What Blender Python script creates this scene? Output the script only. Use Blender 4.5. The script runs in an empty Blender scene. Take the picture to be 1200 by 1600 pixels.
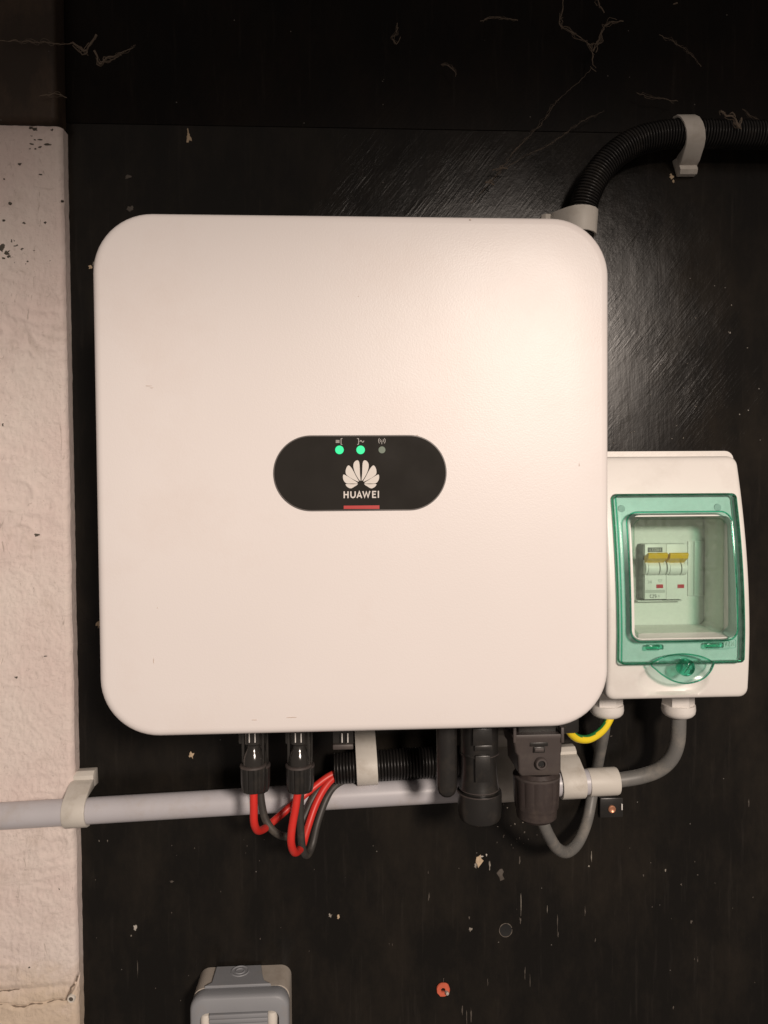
import bpy, bmesh, math, random
import numpy as np
from mathutils import Vector, Matrix, noise as mnoise
R = math.radians
rnd = random.Random(7)
scene = bpy.context.scene
COL = scene.collection

# ------------------------------------------------------------------ camera
CAM = Vector((-0.01003, -0.72234, -0.01014))
YAW, PITCH, ROLL, FPX = R(3.0426), R(1.6476), R(-0.4226), 1202.0
FWD = Vector((math.sin(YAW)*math.cos(PITCH), math.cos(YAW)*math.cos(PITCH), -math.sin(PITCH)))
_r0 = FWD.cross(Vector((0, 0, 1))).normalized(); _u0 = _r0.cross(FWD)
RGT = math.cos(ROLL)*_r0 + math.sin(ROLL)*_u0
UPV = -math.sin(ROLL)*_r0 + math.cos(ROLL)*_u0
cd = bpy.data.cameras.new('camera'); cam = bpy.data.objects.new('camera', cd); COL.objects.link(cam)
M = Matrix((RGT, UPV, -FWD)).transposed().to_4x4(); M.translation = CAM
cam.matrix_world = M
cd.sensor_fit = 'VERTICAL'; cd.sensor_height = 36.0; cd.lens = FPX/1600*36.0
cd.clip_start = 0.01; cd.clip_end = 50
scene.camera = cam

def at(px, py, Y):
    """the world point seen at photo pixel (px, py) on the plane y = Y"""
    d = FWD*FPX + RGT*(px-600) + UPV*(800-py)
    return CAM + d*((Y-CAM.y)/d.y)
def m(px, Y): return px*(Y-CAM.y)/FPX

# ------------------------------------------------------------------ light
w = bpy.data.worlds.new('World'); scene.world = w; w.use_nodes = True
w.node_tree.nodes['Background'].inputs[0].default_value = (1.0, 0.84, 0.74, 1)
w.node_tree.nodes['Background'].inputs[1].default_value = 0.16
# one shaded ceiling bulb behind the camera on the right: its shade cuts the light off just below the horizontal
ld = bpy.data.lights.new('ceiling_lamp', 'SPOT'); ld.energy = 182; ld.color = (1.0, 0.858, 0.745)
ld.spot_size = R(169.6); ld.spot_blend = 0.14; ld.shadow_soft_size = 0.15
lo = bpy.data.objects.new('ceiling_lamp', ld); COL.objects.link(lo); lo.location = (0.60, -2.10, 0.525)
scene.view_settings.view_transform = 'Standard'; scene.view_settings.look = 'None'
scene.view_settings.gamma = 1; scene.view_settings.exposure = 0
scene.cycles.use_denoising = True
scene.cycles.max_bounces = 10; scene.cycles.transparent_max_bounces = 24

# ------------------------------------------------------------------ materials
def mat(name, col, rough=0.5, spec=0.5, metal=0.0, var=0.12, vscale=40.0, bump=0.0, bscale=300.0, dirt=None, dscale=18.0, damt=0.4, coat=0.0, emit=None, estr=0.0):
    """procedural principled: noise colour variation, dirt patches, bump grain"""
    mt = bpy.data.materials.new(name); mt.use_nodes = True
    nt = mt.node_tree; N = nt.nodes; L = nt.links; b = N['Principled BSDF']
    tc = N.new('ShaderNodeTexCoord')
    geo = N.new('ShaderNodeNewGeometry')
    no = N.new('ShaderNodeTexNoise'); no.inputs['Scale'].default_value = vscale; no.inputs['Detail'].default_value = 5
    L.new(geo.outputs['Position'], no.inputs['Vector'])
    mx = N.new('ShaderNodeMix'); mx.data_type = 'RGBA'
    c = Vector(col)
    mx.inputs[6].default_value = (*(c*(1-var)), 1); mx.inputs[7].default_value = (*[min(1, x) for x in c*(1+var)], 1)
    L.new(no.outputs['Fac'], mx.inputs[0])
    out = mx.outputs[2]
    if dirt:
        n2 = N.new('ShaderNodeTexNoise'); n2.inputs['Scale'].default_value = dscale; n2.inputs['Detail'].default_value = 8; n2.inputs['Roughness'].default_value = 0.7
        L.new(geo.outputs['Position'], n2.inputs['Vector'])
        rp = N.new('ShaderNodeValToRGB'); rp.color_ramp.elements[0].position = 0.5; rp.color_ramp.elements[1].position = 0.72
        rp.color_ramp.elements[1].color = (damt, damt, damt, 1)
        L.new(n2.outputs['Fac'], rp.inputs[0])
        m2 = N.new('ShaderNodeMix'); m2.data_type = 'RGBA'
        L.new(rp.outputs[0], m2.inputs[0]); L.new(out, m2.inputs[6]); m2.inputs[7].default_value = (*dirt, 1)
        out = m2.outputs[2]
    L.new(out, b.inputs['Base Color'])
    rr = N.new('ShaderNodeMapRange'); rr.inputs[3].default_value = max(0.02, rough-0.06); rr.inputs[4].default_value = min(1, rough+0.06)
    L.new(no.outputs['Fac'], rr.inputs[0]); L.new(rr.outputs[0], b.inputs['Roughness'])
    b.inputs['Metallic'].default_value = metal; b.inputs['Specular IOR Level'].default_value = spec
    b.inputs['Coat Weight'].default_value = coat; b.inputs['Coat Roughness'].default_value = 0.05
    if bump:
        nb = N.new('ShaderNodeTexNoise'); nb.inputs['Scale'].default_value = bscale; nb.inputs['Detail'].default_value = 3
        L.new(geo.outputs['Position'], nb.inputs['Vector'])
        bp = N.new('ShaderNodeBump'); bp.inputs['Strength'].default_value = bump; bp.inputs['Distance'].default_value = 0.0006
        L.new(nb.outputs['Fac'], bp.inputs['Height']); L.new(bp.outputs[0], b.inputs['Normal'])
    if emit:
        b.inputs['Emission Color'].default_value = (*emit, 1); b.inputs['Emission Strength'].default_value = estr
    return mt

def plastic_clear(name, tint, gloss=0.06, rough=0.06):
    """thin clear plastic: tinted transparency, a little body colour and a fresnel-weighted gloss"""
    mt = bpy.data.materials.new(name); mt.use_nodes = True
    nt = mt.node_tree; N = nt.nodes; L = nt.links; N.remove(N['Principled BSDF'])
    out = N['Material Output']
    tr = N.new('ShaderNodeBsdfTransparent'); tr.inputs[0].default_value = (*tint, 1)
    df = N.new('ShaderNodeBsdfDiffuse'); df.inputs[0].default_value = (*[t*0.75 for t in tint], 1)
    gl = N.new('ShaderNodeBsdfGlossy'); gl.inputs['Roughness'].default_value = rough
    geo = N.new('ShaderNodeNewGeometry'); no = N.new('ShaderNodeTexNoise'); no.inputs['Scale'].default_value = 260; no.inputs['Detail'].default_value = 4
    L.new(geo.outputs['Position'], no.inputs['Vector'])
    rp = N.new('ShaderNodeMapRange'); rp.inputs[1].default_value = 0.35; rp.inputs[2].default_value = 0.75; rp.inputs[3].default_value = 0.01; rp.inputs[4].default_value = gloss*2.2
    L.new(no.outputs['Fac'], rp.inputs[0])
    m1 = N.new('ShaderNodeMixShader'); L.new(rp.outputs[0], m1.inputs[0]); L.new(tr.outputs[0], m1.inputs[1]); L.new(df.outputs[0], m1.inputs[2])
    fr = N.new('ShaderNodeFresnel'); fr.inputs[0].default_value = 1.30
    m2 = N.new('ShaderNodeMixShader'); L.new(fr.outputs[0], m2.inputs[0]); L.new(m1.outputs[0], m2.inputs[1]); L.new(gl.outputs[0], m2.inputs[2])
    L.new(m2.outputs[0], out.inputs[0])
    return mt

MT = {}
MT['inv_white'] = mat('white_powder_coat', (0.78, 0.735, 0.722), 0.36, 0.33, var=0.02, vscale=9, bump=0.13, bscale=950, dirt=(0.68, 0.585, 0.54), dscale=5.5, damt=0.35)
MT['inv_back'] = mat('grey_aluminium', (0.30, 0.30, 0.30), 0.5, metal=0.6)
MT['panel'] = mat('black_gloss_panel', (0.022, 0.020, 0.0175), 0.10, 0.6, var=0.2)
MT['bezel'] = mat('panel_rim', (0.11, 0.10, 0.095), 0.3)
MT['print'] = mat('white_print', (0.66, 0.62, 0.58), 0.5, var=0.05)
MT['print_dim'] = mat('grey_print', (0.36, 0.34, 0.32), 0.5, var=0.05)
MT['red_strip'] = mat('red_strip', (0.45, 0.026, 0.024), 0.4)
MT['led_on'] = mat('green_led', (0.0, 0.18, 0.07), 0.4, emit=(0.0, 0.84, 0.31), estr=0.98)
MT['led_off'] = mat('unlit_led', (0.13, 0.17, 0.13), 0.3)
MT['box_white'] = mat('white_plastic', (0.74, 0.71, 0.68), 0.38, 0.5, var=0.03, vscale=25, bump=0.10, bscale=700, dirt=(0.46, 0.41, 0.36), dscale=30, damt=0.22)
MT['box_inner'] = mat('pale_grey_plastic', (0.72, 0.72, 0.70), 0.5, var=0.03, bump=0.06, bscale=600)
MT['breaker'] = mat('light_breaker_plastic', (0.80, 0.80, 0.78), 0.45, var=0.03)
MT['breaker_dark'] = mat('grey_breaker_flank', (0.22, 0.22, 0.21), 0.4)
MT['yellow'] = mat('yellow_lever', (0.80, 0.48, 0.01), 0.4, var=0.06)
MT['ind_red'] = mat('red_window', (0.50, 0.04, 0.06), 0.3)
MT['ink'] = mat('grey_ink', (0.15, 0.15, 0.15), 0.6)
MT['band'] = mat('grey_band', (0.50, 0.51, 0.49), 0.6)
MT['green'] = plastic_clear('green_clear_plastic', (0.80, 0.945, 0.91), 0.03, 0.14)
MT['green_edge'] = plastic_clear('green_edge_plastic', (0.40, 0.85, 0.72), 0.03, 0.12)
MT['clear'] = plastic_clear('clear_window', (0.88, 0.95, 0.905), 0.03, 0.03)
MT['black'] = mat('black_plastic', (0.018, 0.017, 0.016), 0.33, 0.5, var=0.2, bump=0.06, bscale=700, dirt=(0.08, 0.065, 0.05), dscale=70, damt=0.28)
MT['charcoal'] = mat('charcoal_plastic', (0.066, 0.054, 0.051), 0.5, 0.5, var=0.15, bump=0.12, bscale=900, dirt=(0.13, 0.11, 0.09), dscale=60, damt=0.35)
MT['nut_brown'] = mat('dark_brown_plastic', (0.043, 0.033, 0.031), 0.42, 0.5, var=0.15, bump=0.10, bscale=700, dirt=(0.14, 0.11, 0.09), dscale=70, damt=0.3)
MT['sleeve'] = mat('dark_connector', (0.028, 0.026, 0.024), 0.17, 0.6, var=0.2)
MT['glint_white'] = mat('painted_glint', (0.78, 0.76, 0.73), 0.25)  # near-white colour, a painted glint in place of shiny metal
MT['conduit_black'] = mat('corrugated_black', (0.011, 0.010, 0.0095), 0.36, 0.4, var=0.2, dirt=(0.06, 0.05, 0.04), dscale=45, damt=0.35)
MT['pipe'] = mat('grey_pvc', (0.50, 0.49, 0.52), 0.36, 0.5, var=0.04, vscale=30, dirt=(0.40, 0.34, 0.28), dscale=28, damt=0.45)
MT['cream'] = mat('cream_clip', (0.60, 0.57, 0.52), 0.5, 0.4, var=0.05, vscale=50, bump=0.06, bscale=500, dirt=(0.33, 0.28, 0.22), dscale=45, damt=0.45)
MT['cable_grey'] = mat('grey_cable', (0.150, 0.148, 0.142), 0.45, 0.5, var=0.12, vscale=60, dirt=(0.32, 0.29, 0.25), dscale=50, damt=0.5)
MT['cable_red'] = mat('red_cable', (0.66, 0.030, 0.022), 0.42, 0.5, var=0.10, vscale=60, dirt=(0.36, 0.10, 0.07), dscale=50, damt=0.45)
MT['cable_black'] = mat('black_cable', (0.040, 0.037, 0.034), 0.5, 0.5, var=0.15, dirt=(0.16, 0.14, 0.11), dscale=50, damt=0.45)
MT['wire_yellow'] = mat('yellow_wire', (0.82, 0.62, 0.02), 0.4, var=0.05)
MT['wire_green'] = mat('green_wire', (0.02, 0.20, 0.05), 0.4, var=0.05)
MT['copper'] = mat('copper_screw', (0.62, 0.30, 0.18), 0.4, metal=0.6)
MT['sock_beige'] = mat('beige_socket', (0.45, 0.405, 0.355), 0.5, var=0.05, bump=0.08, bscale=700, dirt=(0.27, 0.22, 0.17), dscale=30, damt=0.55)
MT['sock_grey'] = mat('grey_socket', (0.255, 0.265, 0.285), 0.5, var=0.05, bump=0.08, bscale=700, dirt=(0.28, 0.23, 0.18), dscale=25, damt=0.45)
MT['sock_white'] = mat('white_hinge', (0.70, 0.66, 0.60), 0.4, var=0.05)
MT['chip_wood'] = mat('bare_wood_chip', (0.52, 0.40, 0.27), 0.8, var=0.3, vscale=500, bump=0.6, bscale=900)
MT['chip_pale'] = mat('pale_scratch', (0.26, 0.235, 0.20), 0.7, var=0.4, vscale=600)
MT['chip_dim'] = mat('dim_scratch', (0.085, 0.072, 0.06), 0.7, var=0.4, vscale=600)
MT['chip_speck'] = mat('white_speck', (0.42, 0.39, 0.35), 0.5, var=0.2, vscale=600)
MT['ring'] = mat('hole_rim', (0.14, 0.12, 0.10), 0.6, var=0.4, vscale=400, bump=0.5, bscale=700)
MT['orange'] = mat('orange_plug', (0.62, 0.13, 0.07), 0.5, var=0.15, vscale=300)
MT['web'] = mat('dusty_web', (0.17, 0.135, 0.105), 0.95, 0.1, var=0.4, vscale=300)
MT['scuff'] = mat('faint_scuff', (0.56, 0.47, 0.42), 0.5, var=0.2, vscale=300)
MT['crack_shade'] = mat('crack_shade', (0.24, 0.19, 0.15), 0.95, 0.1, var=0.4, vscale=300)
MT['dark_hole'] = mat('dark_hole', (0.008, 0.008, 0.008), 0.8)
MT['plaster_chip'] = mat('chipped_plaster_dirt', (0.10, 0.09, 0.075), 0.9, 0.1, var=0.5, vscale=300)

def board_mat(name, base, seed=0.0, rough=0.258, spec=0.021):
    """black gloss paint brushed over a wooden board: vertical and diagonal brush ridges, fine specks"""
    mt = bpy.data.materials.new(name); mt.use_nodes = True
    nt = mt.node_tree; N = nt.nodes; L = nt.links; b = N['Principled BSDF']
    geo = N.new('ShaderNodeNewGeometry')
    def noise(scale, rot=0, loc=(0, 0, 0), s=1.0, detail=4, r=0.6):
        mp = N.new('ShaderNodeMapping'); mp.vector_type = 'TEXTURE' if False else 'POINT'
        rt = N.new('ShaderNodeVectorRotate'); rt.rotation_type = 'Y_AXIS'; rt.inputs['Angle'].default_value = rot
        L.new(geo.outputs['Position'], rt.inputs['Vector']); L.new(rt.outputs[0], mp.inputs['Vector'])
        mp.inputs['Scale'].default_value = scale; mp.inputs['Location'].default_value = (loc[0]+seed, loc[1], loc[2])
        n = N.new('ShaderNodeTexNoise'); n.inputs['Scale'].default_value = s; n.inputs['Detail'].default_value = detail; n.inputs['Roughness'].default_value = r
        L.new(mp.outputs[0], n.inputs['Vector']); return n.outputs['Fac']
    def math_(op, a, c, v=None):
        n = N.new('ShaderNodeMath'); n.operation = op
        for i, x in enumerate((a, c)):
            if isinstance(x, (int, float)): n.inputs[i].default_value = x
            else: L.new(x, n.inputs[i])
        return n.outputs[0]
    def ramp(x, lo, hi, a=0.0, c=1.0):
        n = N.new('ShaderNodeMapRange'); n.inputs[1].default_value = lo; n.inputs[2].default_value = hi; n.inputs[3].default_value = a; n.inputs[4].default_value = c
        L.new(x, n.inputs[0]); return n.outputs[0]
    diag = noise((420, 200, 16), R(-39))
    vert = noise((330, 200, 11), R(2), (3, 0, 5))
    blotch = noise((9, 9, 6), 0, (1, 2, 3))
    mask = ramp(blotch, 0.52, 0.66)
    mix = N.new('ShaderNodeMix'); mix.data_type = 'FLOAT'
    L.new(mask, mix.inputs[0]); L.new(diag, mix.inputs[2]); L.new(math_('MULTIPLY', vert, 0.5), mix.inputs[3])
    lump = noise((60, 60, 26), 0, (7, 1, 2))
    amp = ramp(noise((26, 26, 15), R(-39), (2, 6, 1), detail=6, r=0.7), 0.38, 0.66, 0.12, 1.25)
    h = math_('ADD', math_('MULTIPLY', mix.outputs[0], amp), math_('MULTIPLY', lump, 0.6))
    spk = N.new('ShaderNodeTexVoronoi'); spk.inputs['Scale'].default_value = 95; L.new(geo.outputs['Position'], spk.inputs['Vector'])
    spk.inputs['Randomness'].default_value = 1
    sel = N.new('ShaderNodeSeparateColor'); L.new(spk.outputs['Color'], sel.inputs[0])
    dot = math_('MULTIPLY', math_('LESS_THAN', spk.outputs['Distance'], 0.055), math_('GREATER_THAN', sel.outputs[0], 0.80))
    h2 = math_('ADD', h, math_('MULTIPLY', dot, 1.3))
    bp = N.new('ShaderNodeBump'); bp.inputs['Strength'].default_value = 0.28; bp.inputs['Distance'].default_value = 0.0007
    L.new(h2, bp.inputs['Height'])
    # colour: base with worn brownish patches, faint dusty vertical wipes, sparse specks
    wear = ramp(noise((14, 14, 7), 0, (4, 4, 9), detail=8, r=0.7), 0.45, 0.75)
    dust = ramp(noise((150, 100, 9), 0, (8, 4, 1), detail=6, r=0.7), 0.56, 0.80, 0, 0.30)
    m1 = N.new('ShaderNodeMix'); m1.data_type = 'RGBA'; L.new(wear, m1.inputs[0])
    m1.inputs[6].default_value = (*base, 1); m1.inputs[7].default_value = (base[0]*2.5, base[1]*2.25, base[2]*1.95, 1)
    m2 = N.new('ShaderNodeMix'); m2.data_type = 'RGBA'; L.new(dust, m2.inputs[0]); L.new(m1.outputs[2], m2.inputs[6]); m2.inputs[7].default_value = (0.055, 0.047, 0.040, 1)
    sp2 = math_('MULTIPLY', dot, math_('GREATER_THAN', sel.outputs[1], 0.55))
    m3 = N.new('ShaderNodeMix'); m3.data_type = 'RGBA'; L.new(sp2, m3.inputs[0]); L.new(m2.outputs[2], m3.inputs[6]); m3.inputs[7].default_value = (0.13, 0.12, 0.11, 1)
    N.remove(b)
    df = N.new('ShaderNodeBsdfDiffuse'); L.new(m3.outputs[2], df.inputs['Color']); L.new(bp.outputs[0], df.inputs['Normal'])
    gl = N.new('ShaderNodeBsdfAnisotropic'); gl.distribution = 'BECKMANN'; gl.inputs['Color'].default_value = (spec, spec, spec, 1)
    L.new(ramp(blotch, 0.3, 0.7, rough-0.03, rough+0.03), gl.inputs['Roughness']); L.new(bp.outputs[0], gl.inputs['Normal'])
    ad = N.new('ShaderNodeAddShader'); L.new(df.outputs[0], ad.inputs[0]); L.new(gl.outputs[0], ad.inputs[1])
    L.new(ad.outputs[0], N['Material Output'].inputs[0])
    return mt
MT['board'] = board_mat('black_painted_board', (0.0088, 0.0080, 0.0071))
MT['header'] = board_mat('black_painted_header', (0.0050, 0.0038, 0.0032), 31.0, 0.45, 0.008)
MT['beam'] = board_mat('brown_black_beam', (0.040, 0.0300, 0.0235), 57.0, 0.5, 0.012)

def plaster_mat():
    mt = bpy.data.materials.new('painted_plaster'); mt.use_nodes = True
    nt = mt.node_tree; N = nt.nodes; L = nt.links; b = N['Principled BSDF']
    geo = N.new('ShaderNodeNewGeometry')
    def noise(s, detail=6, r=0.6, dist=0.0, sc=(1, 1, 1)):
        mp = N.new('ShaderNodeMapping'); mp.inputs['Scale'].default_value = sc; L.new(geo.outputs['Position'], mp.inputs['Vector'])
        n = N.new('ShaderNodeTexNoise'); n.inputs['Scale'].default_value = s; n.inputs['Detail'].default_value = detail; n.inputs['Roughness'].default_value = r; n.inputs['Distortion'].default_value = dist
        L.new(mp.outputs[0], n.inputs['Vector']); return n.outputs['Fac']
    def ramp(x, lo, hi, a=0.0, c=1.0):
        n = N.new('ShaderNodeMapRange'); n.inputs[1].default_value = lo; n.inputs[2].default_value = hi; n.inputs[3].default_value = a; n.inputs[4].default_value = c
        L.new(x, n.inputs[0]); return n.outputs[0]
    def mixc(f, a, c):
        n = N.new('ShaderNodeMix'); n.data_type = 'RGBA'; L.new(f, n.inputs[0])
        for i, x in ((6, a), (7, c)):
            if isinstance(x, tuple): n.inputs[i].default_value = (*x, 1)
            else: L.new(x, n.inputs[i])
        return n.outputs[2]
    c = mixc(ramp(noise(14), 0.35, 0.7), (0.79, 0.700, 0.652), (0.755, 0.630, 0.592))
    c = mixc(ramp(noise(30, 8, 0.7, 0.6), 0.56, 0.78, 0, 0.55), c, (0.50, 0.42, 0.36))
    # hairline trowel scratches
    c = mixc(ramp(noise(55, 5, 0.65, 2.0, (1.6, 1, 0.5)), 0.63, 0.70, 0, 0.5), c, (0.30, 0.24, 0.20))
    c = mixc(ramp(noise(240, 5, 0.7, 0.8), 0.60, 0.72, 0, 0.45), c, (0.36, 0.29, 0.25))
    c = mixc(ramp(noise(34, 9, 0.78, 1.2, (0.7, 1, 1.6)), 0.60, 0.70, 0, 0.42), c, (0.40, 0.33, 0.28))
    # tan damp staining on the lowest course, from its vertical position with a ragged edge
    sx = N.new('ShaderNodeSeparateXYZ'); L.new(geo.outputs['Position'], sx.inputs[0])
    add = N.new('ShaderNodeMath'); add.operation = 'MULTIPLY_ADD'; L.new(noise(26, 8, 0.7), add.inputs[0]); add.inputs[1].default_value = 0.10; L.new(sx.outputs[2], add.inputs[2])
    c = mixc(ramp(add.outputs[0], -0.385, -0.43, 0, 0.75), c, (0.640, 0.520, 0.385))
    L.new(c, b.inputs['Base Color'])
    b.inputs['Roughness'].default_value = 0.75; b.inputs['Specular IOR Level'].default_value = 0.25
    bp = N.new('ShaderNodeBump'); bp.inputs['Strength'].default_value = 0.8; bp.inputs['Distance'].default_value = 0.0016
    ad = N.new('ShaderNodeMath'); ad.operation = 'ADD'; L.new(noise(300, 6, 0.75), ad.inputs[0]); L.new(ramp(noise(80, 9, 0.75, 1.0), 0, 1, 0, 0.6), ad.inputs[1])
    L.new(ad.outputs[0], bp.inputs['Height']); L.new(bp.outputs[0], b.inputs['Normal'])
    return mt
MT['plaster'] = plaster_mat()

# ------------------------------------------------------------------ mesh helpers
class MB:
    def __init__(s): s.v = []; s.f = []; s.mi = []
    def add(s, vs, fs, mi=0):
        o = len(s.v); s.v += [Vector(p) for p in vs]
        s.f += [tuple(i+o for i in f) for f in fs]; s.mi += [mi]*len(fs); return s
    def loft(s, rings, cap0=True, cap1=True, closed=True, mi=0):
        n = len(rings[0]); vs = [p for r in rings for p in r]; fs = []
        for k in range(len(rings)-1):
            for i in range(n if closed else n-1):
                j = (i+1) % n; fs.append((k*n+i, k*n+j, (k+1)*n+j, (k+1)*n+i))
        if cap0: fs.append(tuple(reversed(range(n))))
        if cap1: fs.append(tuple(range((len(rings)-1)*n, len(rings)*n)))
        return s.add(vs, fs, mi)
    def box(s, c, size, bevel=0.0, seg=2, rot=None, mi=0):
        bm = bmesh.new(); bmesh.ops.create_cube(bm, size=1.0)
        bmesh.ops.scale(bm, vec=size, verts=bm.verts)
        if bevel: bmesh.ops.bevel(bm, geom=list(bm.edges), offset=bevel, segments=seg, affect='EDGES', profile=0.5)
        if rot: bmesh.ops.transform(bm, matrix=rot, verts=bm.verts)
        bm.verts.index_update()
        vs = [v.co+Vector(c) for v in bm.verts]; fs = [tuple(v.index for v in f.verts) for f in bm.faces]
        bm.free(); return s.add(vs, fs, mi)
    def tube(s, pts, r, n=16, caps=True, twist=None, mi=0):
        T = []; L = len(pts)
        for i in range(L):
            a = pts[max(0, i-1)]; c = pts[min(L-1, i+1)]; T.append((c-a).normalized())
        nrm = T[0].orthogonal().normalized(); rings = []
        for i in range(L):
            nrm = (nrm - T[i]*nrm.dot(T[i])).normalized(); bn = T[i].cross(nrm)
            rr = r(i) if callable(r) else r
            rings.append([pts[i]+(nrm*math.cos(2*math.pi*k/n)+bn*math.sin(2*math.pi*k/n))*rr for k in range(n)])
        o = len(s.mi); s.loft(rings, caps, caps, mi=mi)
        if twist:
            for i in range(L-1):
                for k in range(n): s.mi[o+i*n+k] = twist(i, k)
        return s
    def lathe(s, c, axis, prof, n=32, rib=None, mi=0):
        """prof: (distance along axis, radius); rib(k, j) scales the radius"""
        c = Vector(c); ax = Vector(axis).normalized(); u = ax.orthogonal().normalized(); v = ax.cross(u)
        rings = [[c+ax*d+(u*math.cos(2*math.pi*k/n)+v*math.sin(2*math.pi*k/n))*r*(rib(k, j) if rib else 1) for k in range(n)] for j, (d, r) in enumerate(prof)]
        return s.loft(rings, mi=mi)
    def prism(s, poly, Y0, Y1, mi=0):
        """outline of (x, z) pairs, from depth Y0 (back) to Y1 (front)"""
        return s.loft([[Vector((x, Y0, z)) for x, z in poly], [Vector((x, Y1, z)) for x, z in poly]], mi=mi)
    def stroke(s, pl, wd, Y0, Y1, mi=0):
        """a pen stroke along (x, z) pairs"""
        P = [Vector((x, z)) for x, z in pl]; Lf = []; Rt = []
        for i, p in enumerate(P):
            a = (P[i]-P[i-1]).normalized() if i else None; c = (P[i+1]-P[i]).normalized() if i < len(P)-1 else None
            a = a or c; c = c or a
            nn = Vector((-a.y-c.y, a.x+c.x)); nn.normalize()
            k = max(0.45, nn.dot(Vector((-a.y, a.x))))
            Lf.append(p+nn*wd/2/k); Rt.append(p-nn*wd/2/k)
        n = len(P); vs = []
        for Y in (Y0, Y1): vs += [(q.x, Y, q.y) for q in Lf] + [(q.x, Y, q.y) for q in Rt]
        fs = []
        for i in range(n-1):
            fs += [(2*n+i, 2*n+i+1, 3*n+i+1, 3*n+i), (i, n+i, n+i+1, i+1), (i, i+1, 2*n+i+1, 2*n+i), (n+i, 3*n+i, 3*n+i+1, n+i+1)]
        fs += [(0, 2*n, 3*n, n), (n-1, 2*n-1, 4*n-1, 3*n-1)]
        return s.add(vs, fs, mi)
    def build(s, name, material, parent=None, smooth=40, label=None, bevel=0.0, kind=None):
        c = sum(s.v, Vector())/max(1, len(s.v))
        me = bpy.data.meshes.new(name); me.from_pydata([v-c for v in s.v], [], s.f)
        for mm in (material if isinstance(material, (list, tuple)) else [material]): me.materials.append(MT[mm] if isinstance(mm, str) else mm)
        if any(s.mi): me.polygons.foreach_set('material_index', s.mi)
        bm = bmesh.new(); bm.from_mesh(me); bmesh.ops.recalc_face_normals(bm, faces=bm.faces)
        if bevel:
            es = [e for e in bm.edges if len(e.link_faces) == 2 and e.calc_face_angle(0) > R(50)]
            bmesh.ops.bevel(bm, geom=es, offset=bevel, segments=2, affect='EDGES', profile=0.5, clamp_overlap=True)
        bm.to_mesh(me); bm.free()
        if smooth: me.shade_smooth(); me.set_sharp_from_angle(angle=R(smooth))
        o = bpy.data.objects.new(name, me); COL.objects.link(o)
        o.location = c
        if parent: o.parent = parent; o.location = c - WORLD[parent.name]
        WORLD[o.name] = c
        if label: o['label'] = label
        if kind: o['kind'] = kind
        return o
WORLD = {}
def thing(name, loc, label, cat, group=None):
    o = bpy.data.objects.new(name, None); COL.objects.link(o); o.location = loc; o.empty_display_size = 0.02
    WORLD[o.name] = Vector(loc); return tag(o, label, cat, group)
def tag(o, label, cat, group=None, kind=None):
    o['label'] = label
    if cat: o['category'] = cat
    if group: o['group'] = group
    if kind: o['kind'] = kind
    return o
def rrect(cx, cz, wd, h, r, n=8):
    """rounded rectangle outline, (x, z) pairs counter-clockwise"""
    P = []
    for (sx, sz, a0) in ((1, 1, 0), (-1, 1, 90), (-1, -1, 180), (1, -1, 270)):
        for i in range(n+1):
            a = R(a0+90*i/n); P.append((cx+sx*(wd/2-r)+r*math.cos(a), cz+sz*(h/2-r)+r*math.sin(a)))
    return P
def resample(P, N):
    Q = P+[P[0]]; d = [0]
    for i in range(len(P)): d.append(d[-1]+math.dist(Q[i], Q[i+1]))
    out = []; j = 0
    for k in range(N):
        t = d[-1]*k/N
        while d[j+1] < t: j += 1
        f = (t-d[j])/max(1e-12, d[j+1]-d[j]); out.append((Q[j][0]+(Q[j+1][0]-Q[j][0])*f, Q[j][1]+(Q[j+1][1]-Q[j][1])*f))
    return out
def spline(P, step=0.003):
    P = [Vector(p) for p in P]; out = []
    Q = [P[0]*2-P[1]]+P+[P[-1]*2-P[-2]]
    for i in range(1, len(Q)-2):
        a, b, c, d = Q[i-1], Q[i], Q[i+1], Q[i+2]; n = max(2, int((c-b).length/step))
        for k in range(n):
            t = k/n; out.append(0.5*((2*b)+(c-a)*t+(2*a-5*b+4*c-d)*t*t+(3*b-a-3*c+d)*t**3))
    out.append(P[-1]); return out
def path(pp, step=0.003): return spline([at(*p) for p in pp], step)
def even(pts, step):
    """resample a path at a constant spacing"""
    out = [pts[0].copy()]; acc = 0
    for a, b in zip(pts, pts[1:]):
        d = (b-a).length
        while acc + d >= step and d > 1e-9:
            t = (step-acc)/d; a = a.lerp(b, t); out.append(a.copy()); d = (b-a).length; acc = 0
        acc += d
    return out

# ------------------------------------------------------------------ setting
ZT = at(300, 192, -0.006).z            # underside of the header
XE = at(111, 850, -0.012).x            # edge between plaster and board
XS = -0.0005

# black board the equipment hangs on
mb = MB(); mb.box((0.36, 0.010, (ZT+0.02-1.0)/2), (2*(0.36-XE+0.004), 0.020, ZT+1.02), 0.0008, 1)
board = tag(mb.build('board_wall', 'board'), 'black painted wooden board covering the wall behind the white inverter', 'wall', None, 'structure')
mb = MB(); mb.box((0.36, 0.0080, ZT+0.2504), (2*(0.36-XE+0.001), 0.0175, 0.50), 0.0004, 1)
header = tag(mb.build('header_board', 'header'), 'black header board with cobwebs running above the wall board', 'wall', None, 'structure')
zb = at(50, 192, -0.024).z
mb = MB(); mb.box((XE-0.6015, -0.002, zb+0.252), (1.2, 0.044, 0.50), 0.005, 3)
beam = tag(mb.build('beam', 'beam'), 'dark brown beam above the white plaster at the upper left', 'beam', None, 'structure')

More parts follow.
